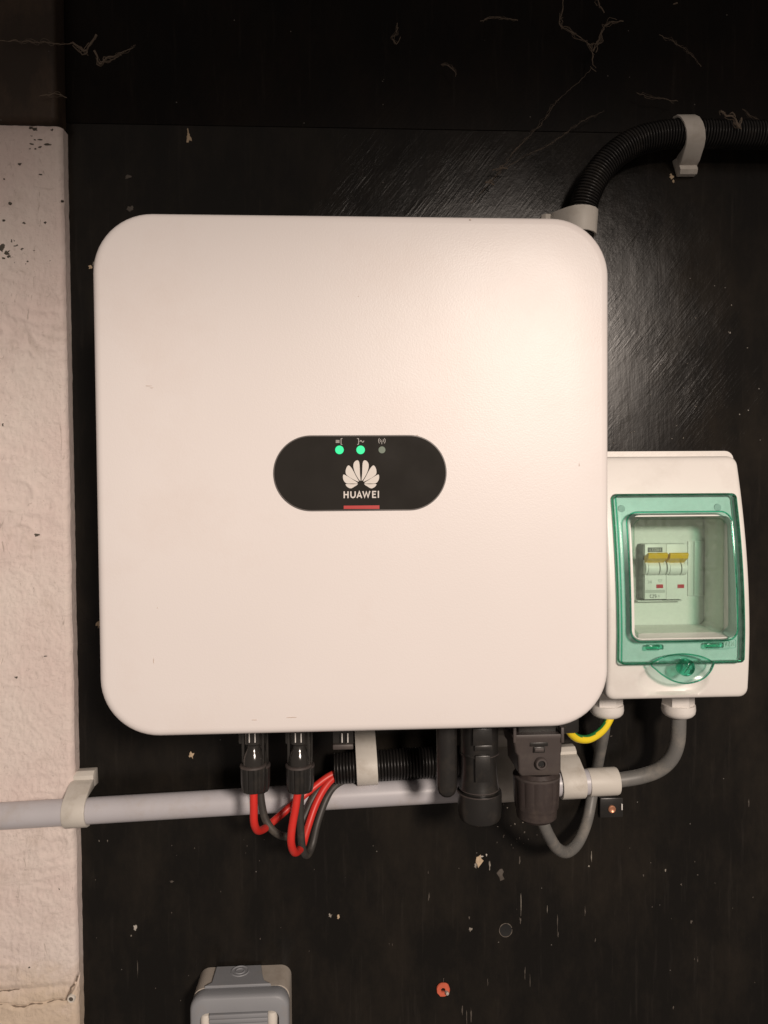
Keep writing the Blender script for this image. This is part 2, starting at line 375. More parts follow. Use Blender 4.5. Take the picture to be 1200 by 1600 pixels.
# plaster wall, displaced by trowel marks, cracks and a rounded right arris
def plaster():
    z0, z1 = -1.0, zb+0.001
    xs = list(np.arange(XE-0.110, XE-0.0066, 0.0010)) + [XE-0.006*math.cos(R(a))+0 for a in range(0, 91, 8)]
    xs = [XE-1.1, XE-0.6, XE-0.3, XE-0.18] + [x for x in xs]
    zs = list(np.arange(-0.60, z1, 0.0013)) + [z1]; zs = [z0, -0.8] + zs
    pc = [at(x, y, -0.016) for x, y in ((-10, 1571), (10, 1569), (22, 1572), (38, 1573), (50, 1568), (66, 1568), (88, 1562), (104, 1563))]
    pc2 = [at(x, y, -0.016) for x, y in ((-10, 1549), (20, 1548), (60, 1545), (105, 1541))]
    pc3 = [at(x, y, -0.016) for x, y in ((104, 1563), (110, 1549), (116, 1540), (122, 1527))]
    def dist(x, z, pl):
        q = Vector((x, z)); best = 9
        for a, b in zip(pl, pl[1:]):
            A = Vector((a.x, a.z)); B = Vector((b.x, b.z)); t = max(0, min(1, (q-A).dot(B-A)/(B-A).length_squared)); best = min(best, (q-A-(B-A)*t).length)
        return best
    vs = []; 
    for z in zs:
        for x in xs:
            e = XE - x
            edge = 0.0
            if e < 0.006: edge = 0.006-math.sqrt(max(0, 0.006**2-(0.006-max(0, e))**2))
            p = Vector((x, 0.3, z))
            d = 0
            if e < 0.2:
                wv = Vector((mnoise.noise(p*17), 0, mnoise.noise(p*17+Vector((9, 0, 0)))))*0.012
                q = p+wv
                rid = 1-abs(mnoise.noise(Vector((q.x*30+q.z*26, 1, q.z*60-q.x*20))))
                d += 0.0019*max(0, rid-0.72)/0.28 * max(0, mnoise.noise(p*11)+0.25)
                d += 0.0011*mnoise.noise(p*9) + 0.0007*mnoise.noise(q*45) + 0.00055*mnoise.noise(p*140) + 0.00045*mnoise.noise(p*330)
                if z < -0.38:
                    d -= 0.0042*math.exp(-(dist(x, z, pc)/0.0011)**2)*(0.7+0.5*mnoise.noise(p*120))
                    d -= 0.0016*math.exp(-(dist(x, z, pc2)/0.0030)**2)
                    d -= 0.0040*math.exp(-(dist(x, z, pc3)/0.0014)**2)
                    if z < pc[0].z: d += 0.0009
                w_ = 0.0004*mnoise.noise(Vector((3, 7, z*24)))+0.0004*mnoise.noise(Vector((3, 7, z*110)))-0.0012*max(0, mnoise.noise(Vector((1, 7, z*60)))-0.35)
            else: w_ = 0
            vs.append((x+(w_ if e < 0.007 else 0), -0.016-d+edge, z))
    n = len(xs); fs = [(j*n+i, j*n+i+1, (j+1)*n+i+1, (j+1)*n+i) for j in range(len(zs)-1) for i in range(n-1)]
    # return face at the arris, back to the board, and a closing back
    m_ = MB(); m_.add(vs, fs)
    rings = [[vs[j*n+n-1] for j in range(len(zs))], [(vs[j*n+n-1][0], 0.03, vs[j*n+n-1][2]) for j in range(len(zs))]]
    m_.loft(rings, False, False, closed=False)
    return m_.build('plaster_wall', 'plaster', smooth=180)
pw = tag(plaster(), 'rough off-white plaster wall with stains and cracks beside the black board', 'wall', None, 'structure')

# dark tubes laid in the plaster cracks, painting in their shade
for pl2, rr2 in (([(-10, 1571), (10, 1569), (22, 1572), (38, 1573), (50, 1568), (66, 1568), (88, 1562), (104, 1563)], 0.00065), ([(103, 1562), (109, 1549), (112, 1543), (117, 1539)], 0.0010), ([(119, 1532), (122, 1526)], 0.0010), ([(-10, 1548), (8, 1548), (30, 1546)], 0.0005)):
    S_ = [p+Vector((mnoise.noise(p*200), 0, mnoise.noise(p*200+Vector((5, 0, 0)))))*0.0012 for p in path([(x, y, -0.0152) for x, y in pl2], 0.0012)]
    mb = MB(); mb.tube(S_, lambda i: rr2*max(0.2, 0.9+1.2*mnoise.noise(Vector((i*0.4, rr2*1e4, 0)))), 6); mb.build('crack', 'crack_shade', pw)
# dark flaked spots in the plaster
def blob(mb, px, py, Y, rx, rz, th, n=9, seed=0, jag=0.45):
    rr = random.Random(seed*77+int(px*13+py*7)); c = at(px, py, Y); k = m(1, Y); P = []
    for i in range(n):
        a = 2*math.pi*i/n; j = 1+rr.uniform(-jag, jag); P.append((c.x+rx*k*j*math.cos(a), c.z+rz*k*j*math.sin(a)))
    mb.loft([[Vector((x, Y+0.0015, z)) for x, z in P], [Vector((c.x+(x-c.x)*0.85, Y-th*0.6, c.z+(z-c.z)*0.85)) for x, z in P], [Vector((c.x+(x-c.x)*0.5, Y-th*rr.uniform(.7, 1.3), c.z+(z-c.z)*0.5)) for x, z in P]])
def pl_spots(lst, seed):
    for k, (x, y, a, b) in enumerate(lst):
        mb = MB(); blob(mb, x, y, -0.0155, a, b, 0.0012, seed=seed+k); mb.build('dark_fleck', 'plaster_chip', pw)
sp = [(48, 200, 3, 2), (55, 202, 4, 3), (82, 204, 3, 3), (50, 213, 3, 1.5), (62, 219, 5, 1.5), (55, 219, 2, 1.2), (50, 226, 5, 2), (75, 226, 5, 1.5), (56, 233, 2, 1.6), (48, 233, 2.5, 2), (63, 230, 3, 1.2),
      (31, 257, 3, 2.5), (7, 280, 1.5, 1.5), (63, 273, 3, 1.2), (17, 318, 3, 3), (97, 314, 2, 1.5), (38, 349, 3, 2), (71, 348, 2, 2), (6, 345, 2.5, 2.5),
      (3, 388, 7, 7), (12, 395, 5, 5), (20, 377, 5, 4), (27, 385, 6, 3), (35, 390, 4, 3), (37, 397, 3, 2), (17, 402, 6, 4), (6, 404, 5, 3), (24, 411, 2.5, 3), (44, 409, 2, 1.5), (41, 413, 1.6, 1.4), (54, 392, 3, 1), (79, 408, 1.8, 1.2), (18, 403, 2, 2), (44, 421, 2, 1), (53, 425, 3, 0.8),
      (5, 664, 2.5, 4), (58, 836, 5, 2.5), (93, 1388, 1.5, 2.5), (46, 1511, 2, 2), (72, 1025, 3, 1), (26, 1058, 3, 2)]
pl_spots(sp, 1)

# chips, scratches and screw holes in the paint of the board
def chip(px, py, rx, rz, mtl, name='paint_chip', th=0.0009, par=None, Y=0.0, jag=0.5):
    mb = MB(); blob(mb, px, py, Y, rx, rz, th, n=11, jag=jag, seed=5); return mb.build(name, mtl, par or board)
for a in [(295, 215, 4.5, 8, 'chip_wood'), (294, 208, 1.6, 6, 'chip_wood'), (141, 417, 3, 4, 'chip_wood'), (146, 413, 1.2, 4, 'chip_pale'), (154, 976, 3.5, 5, 'chip_wood'), (299, 1180, 4.5, 5, 'chip_wood'),
          (211, 1450, 3, 5, 'chip_speck'), (268, 1377, 3, 2.5, 'chip_dim'), (516, 1431, 3, 3.6, 'chip_pale'), (529, 1432, 2.6, 3.2, 'chip_wood'), (748, 1345, 7.5, 11, 'chip_wood'), (743, 1353, 2.4, 4, 'chip_pale'), (752, 1338, 3, 2.4, 'chip_speck'),
          (765, 1352, 1.3, 8, 'chip_pale'), (760, 1336, 1.2, 2.5, 'chip_speck'), (782, 1367, 6, 10, 'chip_dim'), (1049, 276, 4.5, 4, 'chip_wood'), (1052, 284, 1.5, 3, 'chip_wood'),
          (200, 277, 5, 3, 'chip_dim'), (204, 326, 5, 4, 'chip_dim'), (205, 1462, 1.2, 1.4, 'chip_pale')]: chip(*a)
for a in [(669, 1362, 1.1, 5), (670, 1402, 2, 10), (733, 1434, 1.6, 4), (735, 1452, 6, 4), (871, 1446, 1.2, 18), (872, 1460, 1.6, 5), (855, 1422, 1.1, 8), (812, 1346, 1.8, 9), (814, 1415, 1.2, 22), (813, 1438, 2, 7), (924, 1340, 1.4, 11), (920, 1353, 3, 1.8), (914, 1424, 1.6, 12),
          (762, 1535, 1, 7), (722, 1578, 1.6, 11), (729, 1590, 1.2, 14), (736, 1585, 1.8, 12), (820, 1520, 1.6, 11), (828, 1528, 1.2, 14), (930, 1468, 1.5, 4), (1052, 1574, 2.4, 3.5), (1040, 1360, 2, 3), (1005, 1368, 1.8, 2.6), (1170, 1254, 2, 8), (215, 1512, 0.9, 16), (608, 1475, 0.9, 3), (613, 1476, 0.9, 3),
          (693, 1532, 0.9, 6), (1090, 1367, 2, 2), (1064, 1382, 3, 2), (1080, 1440, 3, 3), (1090, 1500, 1.2, 6), (1085, 1498, 1, 3), (155, 1314, 1, 2), (168, 1314, 1, 2), (982, 1207, 1.2, 8), (955, 1150, 3, 1.2)]:
    chip(a[0], a[1], a[2]*0.62, a[3]*0.9, 'chip_pale' if rnd.random() < 0.10 else 'chip_dim', 'scratch', 0.0004)
for k in range(26):    # tiny pale paint flecks around the splashed area under the black connectors
    chip(770+rnd.gauss(30, 16), 1295+rnd.gauss(0, 26), rnd.uniform(.6, 1.5), rnd.uniform(.7, 2.2), 'chip_dim' if rnd.random() < .7 else 'chip_pale', 'paint_fleck', 0.0005)
for k in range(24):
    chip(rnd.uniform(955, 1190), rnd.uniform(430, 700), rnd.uniform(.5, 1.0), rnd.uniform(.6, 1.5), 'chip_speck' if rnd.random() < .4 else 'chip_pale', 'paint_fleck', 0.0008)
for k in range(30):
    chip(rnd.uniform(130, 1195), rnd.uniform(1300, 1598), rnd.uniform(.5, 1.0), rnd.uniform(.6, 1.6), 'chip_dim', 'paint_fleck', 0.0005)
c = at(790, 1453, 0); mb = MB(); mb.lathe(c+Vector((0, 0.001, 0)), (0, -1, 0), [(0, m(10, 0)), (0.0014, m(10, 0)), (0.0011, m(8, 0)), (0.0010, 0.0005)], 20); mb.build('filled_hole', 'dark_hole', board)
mb = MB(); q_ = [c+Vector((m(10.3, 0)*math.cos(R(a)), -0.0004, m(11, 0)*math.sin(R(a)))) for a in range(20, 400, 15)]; mb.tube(q_[:-2], lambda i: 0.00045*max(.3, .8+mnoise.noise(Vector((i*.6, 2, 0)))), 6); mb.build('hole_rim', 'ring', board)

# orange-red wall plug
c = at(692, 1545, 0); t = thing('wall_plug', c, 'orange-red plastic wall plug sticking out of the black board at the bottom', 'wall plug')
mb = MB(); mb.lathe(c+Vector((0, 0.002, 0)), (0, -1, 0), [(0, .006), (.0032, .0068), (.0042, .0062), (.0042, .0022), (.001, .0020), (.0005, .0002)], 18, rib=lambda k, j: 1+0.12*mnoise.noise(Vector((k*1.7, j*.3, 2)))); mb.build('collar', 'orange', t)
mb = MB(); mb.lathe(c+Vector((0.003, -0.0015, -0.002)), (0.2, -1, 0.1), [(0, .0018), (.004, .0016), (.0045, .0006)], 7); mb.build('burr', 'chip_speck', t)

# screw in the plaster crack
c = at(112, 1559, -0.016); t = thing('plaster_screw', c, 'pale round screw plug in the plaster crack at the lower left', 'screw')
mb = MB(); mb.lathe(c+Vector((0, 0.002, 0)), (0, -1, 0), [(0, .0034), (.0035, .0036), (.0044, .0030), (.0044, .0022), (.0030, .0019)], 18); mb.build('rim', 'sock_white', t)
mb = MB(); mb.lathe(c+Vector((0, 0.0006, 0)), (0, -1, 0), [(0, .002), (.0025, .0019)], 12); mb.build('screw_head', 'chip_dim', t)

# black bracket with copper screw
c = at(953, 1259, 0); t = thing('screw_bracket', c, 'small black plate with a copper screw below the grey cable coupling', 'bracket')
mb = MB(); mb.box(c+Vector((0, -0.0025, 0)), (m(38, 0), 0.005, m(32, 0)), 0.0012); mb.build('plate', 'black', t)
mb = MB(); mb.lathe(c+Vector((0, -0.0045, -0.001)), (0, -1, 0), [(0, .0038), (.0018, .0036), (.0026, .0026), (.0018, .0012)], 16); mb.build('screw', 'copper', t)
mb = MB(); mb.box(c+Vector((m(16, 0), -0.0055, 0.001)), (0.0012, 0.002, 0.006), 0.0004); mb.build('glint_tab', 'glint_white', t)

# ------------------------------------------------------------------ inverter
W, H, YF = 0.369, 0.3718, -0.17
inv = thing('inverter', (0, -0.0, -H/2), 'large white rounded-square solar inverter with a black capsule display', 'inverter')
def ring(cx, cz, wd, h, r, Y, n=14): return [Vector((x, Y, z)) for x, z in rrect(cx, cz, wd, h, r, n)]
CR = 0.042
mb = MB(); rs = []
for ins, Y in ((0.004, -0.128), (0.0, -0.131), (0.0, YF+0.0060), (0.0003, YF+0.0042), (0.0011, YF+0.0024), (0.0024, YF+0.0010), (0.0042, YF+0.0002), (0.0062, YF)):
    rs.append(ring(0, 0, W-2*ins, H-2*ins, CR-ins*0.8, Y))
rs.append(ring(0, 0, W-0.06, H-0.06, 0.03, YF-0.0001))
mb.loft(rs); mb.build('front_cover', 'inv_white', inv, 50)
mb = MB(); mb.loft([ring(0, 0.002, W-0.030, H-0.036, 0.03, Y) for Y in (-0.022, -0.127)]); mb.build('housing', 'inv_back', inv, 50)
for k in range(12):
    mb = MB(); mb.box((-0.14+k*0.28/11, -0.016, 0.0), (0.003, 0.012, 0.26), 0.0005, 1); mb.build('cooling_fin', 'inv_back', inv)
mb = MB(); mb.box((0, -0.005, 0.06), (0.16, 0.010, 0.08), 0.001); mb.build('wall_bracket', 'inv_back', inv)
# display
YP = YF-0.0012
p0 = at(428, 740, YP); p1 = at(697, 738, YP); pcx = (p0.x+p1.x)/2; pcz = (at(562, 681, YP).z+at(562, 797, YP).z)/2
pw_, ph_ = p1.x-p0.x, at(562, 681, YP).z-at(562, 797, YP).z
mb = MB(); mb.loft([ring(pcx, pcz, pw_+d, ph_+d, (ph_+d)/2-1e-5, Y, 18) for d, Y in ((0.0011, YF+0.001), (0.0011, YF-0.0006), (0.0006, YF-0.0010), (-0.001, YF-0.0010))], True, False); mb.build('panel_rim', 'bezel', inv)
mb = MB(); mb.loft([ring(pcx, pcz, pw_-d, ph_-d, (ph_-d)/2-1e-5, Y, 18) for d, Y in ((0.0006, YF+0.001), (0.0006, YP+0.0002), (0.0016, YP))]); disp = mb.build('display_panel', 'panel', inv, 6)
YL = YP-0.00015
def zp(zx, zy): p = at(400+zx/3.75, 660+zy/3.75, YP); return (p.x, p.z)
def smooth_poly(P, n=4):
    V3 = [Vector((x, 0, z)) for x, z in P]; out = []
    L = len(V3)
    for i in range(L):
        a, b, c, d = V3[i-1], V3[i], V3[(i+1) % L], V3[(i+2) % L]
        for k in range(n):
            t = k/n; q = 0.5*((2*b)+(c-a)*t+(2*a-5*b+4*c-d)*t*t+(3*b-a-3*c+d)*t**3); out.append((q.x, q.z))
    return out
pet = [[(620, 343), (622, 300), (625, 240), (634, 223), (648, 226), (659, 242), (659, 268), (646, 305)],
       [(629, 347), (645, 315), (668, 272), (687, 252), (700, 264), (706, 288), (700, 308), (668, 330)],
       [(634, 357), (662, 336), (700, 313), (719, 306), (721, 328), (714, 345), (700, 357), (668, 358)],
       [(635, 362), (668, 362), (704, 361), (700, 374), (686, 384), (672, 386), (654, 376)]]
for P in pet:
    for s_ in (1, -1):
        mb = MB(); mb.prism(smooth_poly([zp(615.5+s_*(x-615.5), y) for x, y in P]), YP+0.0001, YL); mb.build('petal', 'print', disp)
def zs(pl): return [zp(*p) for p in pl]
sw = m(7.5/3.75, YP)
LET = {'H': [[(517, 404), (517, 444)], [(539, 404), (539, 444)], [(517, 423), (539, 423)]],
       'U': [[(556, 404), (556, 428), (559, 437), (568, 441), (577, 437), (581, 428), (581, 404)]],
       'A': [[(592, 443), (605.5, 406), (619, 443)], [(598, 431), (613, 431)]],
       'W': [[(626, 403), (636.5, 438), (646.5, 408), (656.5, 438), (667, 402)]],
       'E': [[(704, 405), (684, 405), (684, 439), (704, 439)], [(684, 421), (701, 421)]],
       'I': [[(717, 401), (717, 442)]]}
for ch, sts in LET.items():
    mb = MB()
    for i, st in enumerate(sts): mb.stroke(zs(st), sw, YP+0.0001, YL-0.00004*i)
    mb.build('letter', 'print', disp, 0)
mb = MB(); mb.prism([zp(514, 488), zp(514, 507), zp(723, 507), zp(723, 486)], YP+0.0001, YL); mb.build('red_strip', 'red_strip', disp)
for x, y, mt_ in ((489, 161, 'led_on'), (613, 161, 'led_on'), (738, 161, 'led_off')):
    c = zp(x, y); r_ = m(25/3.75, YP)*(1 if mt_ == 'led_on' else 0.82)
    mb = MB(); mb.lathe((c[0], YP+0.0002, c[1]), (0, -1, 0), [(0, r_), (0.00035, r_), (0.0004, r_*0.96)], 24); mb.build('indicator_light', mt_, disp, 5, label='unlit grey-green indicator light' if mt_ == 'led_off' else 'glowing green indicator light')
iw = m(1.1, YP)
def icon(sts, wd=iw):
    mb = MB()
    for i, st in enumerate(sts): mb.stroke([(lambda p: (p.x, p.z))(at(520+x/13.333, 675+y/13.333, YP)) for x, y in st], wd, YP+0.0001, YL-0.00003*i)
    mb.build('symbol', 'print_dim', disp, 0)
icon([[(62, 175), (140, 175)], [(62, 198), (140, 198)], [(62, 219), (140, 219)], [(200, 135), (172, 140), (172, 255), (198, 262)]])
icon([[(505, 135), (538, 140), (538, 250), (510, 262)], [(562, 205), (575, 180), (592, 178), (612, 210), (632, 210), (650, 182)]])
icon([[(970, 130), (955, 160), (955, 205), (972, 238)], [(998, 150), (986, 168), (986, 190), (998, 208)], [(1021, 170), (1021, 255)], [(1046, 150), (1056, 168), (1056, 190), (1046, 208)], [(1072, 130), (1090, 160), (1090, 205), (1072, 238)]], m(0.9, YP))
for x, y, a_, b_ in ((232, 603, 6, .7), (237, 606, 3, .6), (455, 1121, 8, .8), (735, 343, 2, 1.2), (240, 1033, .7, 5), (652, 680, 1.6, 1), (905, 726, .7, 3), (246, 950, 1, .8), (560, 463, 1, .8), (398, 1125, 4, .6)):
    mb = MB(); blob(mb, x, y, YF-0.00012, a_, b_, 0.00012, n=9, seed=int(x)); mb.build('scuff', 'scuff', inv)
# antenna rod under the inverter, its network plug, the spare socket
YA = -0.112
def vl(name, mtl, par, px, Y, prof, n=32, rib=None, label=None, smooth=40):
    """turned part with a vertical axis: prof holds (photo row, radius in photo pixels)"""
    c = at(px, prof[0][0], Y); mb = MB()
    mb.lathe((c.x, c.y, 0), (0, 0, 1), [(at(px, y, Y).z, m(r, Y)) for y, r in prof], n, rib); return mb.build(name, mtl, par, smooth, label)
vl('antenna', 'black', inv, 697.5, YA, [(1110, 16.5), (1222, 16.5), (1232, 15.5), (1239, 12.5), (1243, 8), (1244.5, 2)])
for px_ in (391, 463, 536):
    c = at(px_, 1140, -0.092)
    mb = MB(); mb.box(c+Vector((0, 0, 0.004)), (m(33, -.092), m(36, -.092), m(50, -.092)), 0.0015); sk = mb.build('socket', 'sleeve', inv)
    for dx in (-4.5, 4.5):  # white bars: the glints on the sockets put into colour
        q = at(px_+dx+3, 1153, -0.1075); mb = MB(); mb.box(q, (0.0009, 0.0010, m(15, -.107)), 0.0003); mb.build('glint_bar', 'glint_white', sk)
c = at(536, 1162, -0.094); mb = MB(); mb.box(c, (m(32, -.094), m(34, -.094), m(8, -.094)), 0.0008); mb.build('socket_cap', 'charcoal', inv)

# communication plug
cdg = thing('network_plug', at(750, 1285, -0.1), 'fat black cylindrical plug under the inverter beside the antenna rod', 'plug')
YD = -0.100
vl('body', 'black', cdg, 748, YD, [(1120, 30.5), (1172, 30.5), (1173.5, 31.2), (1175.5, 31.2), (1176, 28.4), (1200, 28.4), (1214, 29.2), (1224, 30.4), (1229, 31.4), (1230.5, 31.6), (1231, 29), (1236, 29)], 40, smooth=22)
vl('end_cap', 'black', cdg, 749.5, YD, [(1234, 27), (1234.5, 34.2), (1236, 35), (1262, 34.6), (1273, 33.6), (1278, 31), (1281, 26), (1282, 10)], 40, smooth=28)
yk = YD-m(29, YD)
for (x0, x1, y0, y1, dp) in ((738, 768, 1137, 1163, .0022), (741, 769, 1164, 1172, .0012), (742, 766, 1180, 1221, .0012)):
    a_, b_ = at(x0, y0, yk), at(x1, y1, yk)
    mb = MB(); mb.box(((a_+b_)/2+Vector((0, .002-dp, 0))), (b_.x-a_.x, .006, a_.z-b_.z), 0.0006); kr_ = mb.build('key_ridge', 'black', cdg)
c = at(752, 1155, yk-.0012); mb = MB(); mb.box(c, (m(11, YD), 0.003, m(13, YD)), 0.0005); mb.build('latch', 'dark_hole', cdg)
for y_, r_ in ((1174.5, 30.8), (1230, 31.2), (1235.5, 34.6)):
    vl('ring_edge', 'charcoal', cdg, 748.5, YD, [(y_-.9, r_-1.5), (y_-0.6, r_+.5), (y_+0.6, r_+.5), (y_+.9, r_-1.5)], 48)

# ------------------------------------------------------------------ DC cables with their plugs
def dc_cable(name, px, Y, pts, mtl, label, dark=False):
    t = thing(name, at(px, 1236, Y), label, 'cable', 'solar cables under the inverter')
    mb = MB(); mb.tube(path(pts, 0.0025), 0.00325, 16); mb.build('sheath', mtl, t)
    vl('plug_body', 'sleeve', t, px, Y, [(1128, 14), (1160, 14), (1163, 10), (1167, 10.5), (1172, 12.5), (1180, 16), (1186, 17), (1192, 17.2), (1194, 17.2)], 28)
    def rib(k, j): return 1+(0.085 if (k % 4) and 1 <= j <= 5 else 0.0)
    vl('locking_nut', 'black', t, px, Y, [(1192, 16), (1195, 18.2), (1198, 18.4), (1222, 18.0), (1230, 17.0), (1235, 15.6), (1237, 12), (1237.5, 7)], 56, rib, smooth=18)
    mb = MB(); c = at(px, 1196, Y); mb.lathe((c.x, c.y, 0), (0, 0, 1), [(at(px, y, Y).z, m(r, Y)) for y, r in ((1193, 18), (1194, 20.4), (1197, 20.6), (1198, 19))], 32); mb.build('nut_flange', 'charcoal', t)
    for s_ in (-1, 1):
        c = at(px+s_*15.5, 1163, Y); mb = MB(); mb.box(c, (m(4.5, Y), m(9, Y), m(56, Y)), 0.0008); mb.build('latch_arm', 'sleeve', t)
    return t
YC, YB = -0.100, -0.068
dc_cable('red_solar_cable', 395.5, YC, [(396, 1225, YC), (396.5, 1262, YC), (397, 1285, YC+.002), (402, 1297, YC+.010), (411, 1296, YC+.024), (424, 1286, -0.060), (452, 1262, -0.050), (486, 1234, -0.042), (516, 1212, -0.036), (545, 1202, -0.030)], 'cable_red', 'red cable hanging from the left plug and looping up into the corrugated conduit')
dc_cable('red_solar_cable', 466.5, YC, [(467, 1225, YC), (462, 1260, YC), (456, 1295, YC), (455, 1318, YC+.002), (461, 1332, YC+.012), (472, 1322, YC+.030), (480, 1296, -0.060), (493, 1258, -0.050), (508, 1230, -0.042), (524, 1214, -0.036), (548, 1206, -0.030)], 'cable_red', 'red cable hanging from the right plug in the lowest loop of the bundle')
dc_cable('black_solar_cable', 402, YB, [(406, 1222, YB), (408, 1250, YB), (414, 1278, YB), (427, 1298, YB), (445, 1307, YB+.004), (462, 1302, -0.058), (476, 1276, -0.050), (490, 1246, -0.044), (506, 1226, -0.038), (526, 1216, -0.033), (548, 1210, -0.028)], 'cable_black', 'black cable behind the left plug curving under the red ones')
dc_cable('black_solar_cable', 471, YB, [(470, 1222, YB-.012), (469, 1260, YB-.010), (470, 1300, YB-.008), (473, 1328, YB-.004), (480, 1336, YB+.004), (488, 1320, -0.056), (496, 1286, -0.050), (508, 1252, -0.042), (520, 1232, -0.036), (533, 1222, -0.031), (552, 1212, -0.026)], 'cable_black', 'black cable behind the right plug making the rightmost loop of the bundle')

# ------------------------------------------------------------------ conduits, pipe and clips
def corrugated(pts, r, amp, pitch, name, label):
    P = even(spline(pts, 0.001), pitch/8)
    mb = MB(); mb.tube(P, lambda i: r-amp+amp*(abs(math.cos(math.pi*i/8))**0.6*2-1), 26, False)
    P2 = even(spline(pts, 0.004), 0.01)
    return mb.build(name, 'conduit_black', None, 60)
YCD = -0.030
o = corrugated([at(523, 1201, YCD), at(580, 1197, YCD), at(640, 1193, YCD), at(700, 1190, YCD), at(764, 1187, YCD)], 0.0139, 0.0009, 0.00285, 'corrugated_conduit', '')
tag(o, 'short black corrugated conduit under the inverter with red and black cables entering it', 'conduit', 'black corrugated conduits')
YU = -0.024
o = corrugated([at(905, 430, YU), at(905, 380, YU), at(910, 330, YU), at(925, 287, YU), at(952, 250, YU), at(990, 223, YU), at(1035, 211, YU), at(1080, 209, YU), at(1140, 210, YU), at(1260, 212, YU), at(1500, 218, YU)], 0.0128, 0.0009, 0.00270, 'corrugated_conduit', '')
tag(o, 'black corrugated conduit curving from behind the inverter towards the upper right', 'conduit', 'black corrugated conduits')

YPP = -0.030
pl_, pr_ = at(-260, 1290, YPP), at(936, 1220, YPP)
d_ = (pr_-pl_).normalized()
pcs = [at(-260, 1290, YPP), at(20, 1274, YPP), at(300, 1257, YPP), at(600, 1239.5, YPP), at(936, 1220.5, YPP)]
mb = MB(); mb.tube(spline(pcs, 0.02), 0.0115, 36); tag(mb.build('grey_pipe', 'pipe'), 'long pale grey plastic pipe crossing below the inverter from the left', 'pipe')
c0, c1 = at(918, 1222.5, YPP), at(965, 1220, YPP); ax = (c1-c0); L_ = ax.length
mb = MB(); mb.lathe(c0, ax, [(0, .0112), (0.0004, .0124), (L_*0.12, .0126), (L_*0.93, .0126), (L_*0.985, .0120), (L_, .0105), (L_, .0072), (L_*0.8, .007)], 36)
tag(mb.build('pipe_coupling', 'cream'), 'cream end coupling where the grey cable enters the pipe', 'pipe coupling')

def clip(pos, axis, r, width, up, label, strap=0.0026, neck=0.016, hook=205, Yw=0.0, mtl='cream', seg=7, shear=0.0):
    """open saddle clip: base block on the wall beside the pipe and a strap that hooks over the pipe"""
    P = Vector(pos); ax = Vector(axis).normalized(); b_ = Vector((0, -1, 0)); b_ = (b_-ax*b_.dot(ax)).normalized()
    a_ = ax.cross(b_); a_ = a_ if a_.z*up > 0 else -a_
    h = Yw-P.y
    base = P - b_*h
    t = thing('pipe_clip', base+a_*(r+0.006), label, 'pipe clip', 'cream pipe clips')
    ro = r+strap
    def arc(R_, a0, a1, n): return [(R_*math.cos(R(a0+(a1-a0)*k/n)), h+R_*math.sin(R(a0+(a1-a0)*k/n))) for k in range(n+1)]
    prof = [(ro+neck*0.55, h*0.42), (ro+neck*0.42, h*0.72)] + arc(ro, 28, hook, seg) + arc(r+0.0002, hook, 8, seg+3) + [(r+0.002, h*0.42)]
    mb = MB()
    mb.loft([[base+ax*(s_*width/2+shear*(q[0]))+a_*q[0]+b_*q[1] for q in prof] for s_ in (-1, 1)])
    mb.build('strap', mtl, t, 28, bevel=0.0006)
    a0, a1 = r+0.0015, ro+neck
    pr = [(a0, 0.0002), (a1, 0.0002), (a1, h*0.30), (a1-0.003, h*0.46), (a0+0.001, h*0.46)]
    mb = MB(); mb.loft([[base+ax*(s_*width*0.5+shear*q[0])+a_*q[0]+b_*q[1] for q in pr] for s_ in (-0.98, 0.98)]); mb.build('clip_base', mtl, t, 25, bevel=0.0007)
    q = base+a_*(a1-0.0062)+b_*(h*0.455)
    return t
ax_p = d_
clip(at(121, 1267, YPP), ax_p, 0.0117, m(35, YPP), 1, 'cream clip holding the grey pipe at the plaster edge on the left', neck=0.014)
clip(at(893, 1223, YPP), ax_p, 0.0117, m(38, YPP), 1, 'cream clip on the grey pipe beside the cream end coupling', neck=0.012)
clip(at(783, 1228, YPP), ax_p, 0.0117, m(44, YPP), 1, 'cream clip on the grey pipe between the two big black plugs', neck=0.030)
clip(at(573, 1197, YCD), (at(640, 1193, YCD)-at(523, 1201, YCD)), 0.0142, m(33, YCD), 1, 'cream clip around the short corrugated conduit under the inverter', neck=0.020)
clip(at(1074, 209, YU), (1, 0, 0.02), 0.0131, m(30, YU), -1, 'cream clip holding the curved conduit at the upper right corner', neck=0.014, shear=0.28)
clip(at(906, 348, YU), (at(909, 320, YU)-at(905, 380, YU)), 0.0131, m(38, YU), 1, 'cream clip peeking out behind the top right corner of the inverter', neck=0.016)

# ------------------------------------------------------------------ mains connector and grey cables
YK = -0.095
ac = thing('mains_plug', at(840, 1280, YK), 'square dark grey cable plug with a round screw under the inverter', 'plug')
def zring(px0, px1, py, Y0, Y1, r, n=6):
    a = at(px0, py, Y1); b = at(px1, py, Y1); cx = (a.x+b.x)/2; wd = b.x-a.x
    return [Vector((x, y, a.z)) for x, y in rrect(cx, (Y0+Y1)/2, wd, abs(Y0-Y1), r, n)]
mb = MB(); mb.loft([zring(808, 872, y, -0.068, -0.107, 0.002) for y in (1105, 1158)]); mb.build('inner_block', 'black', ac)
rs = [zring(x0, x1, y, -0.070, Yf, 0.0022) for x0, x1, y, Yf in ((800, 880, 1149, -0.1150), (801, 880, 1153, -0.1155), (802, 879, 1156, -0.1150), (805, 878, 1176, -0.1135), (809, 877, 1181, -0.1130), (810, 877, 1207, -0.1125), (813, 875, 1212, -0.1110))]
mb = MB(); mb.loft(rs); mb.build('plug_housing', 'charcoal', ac, 40)
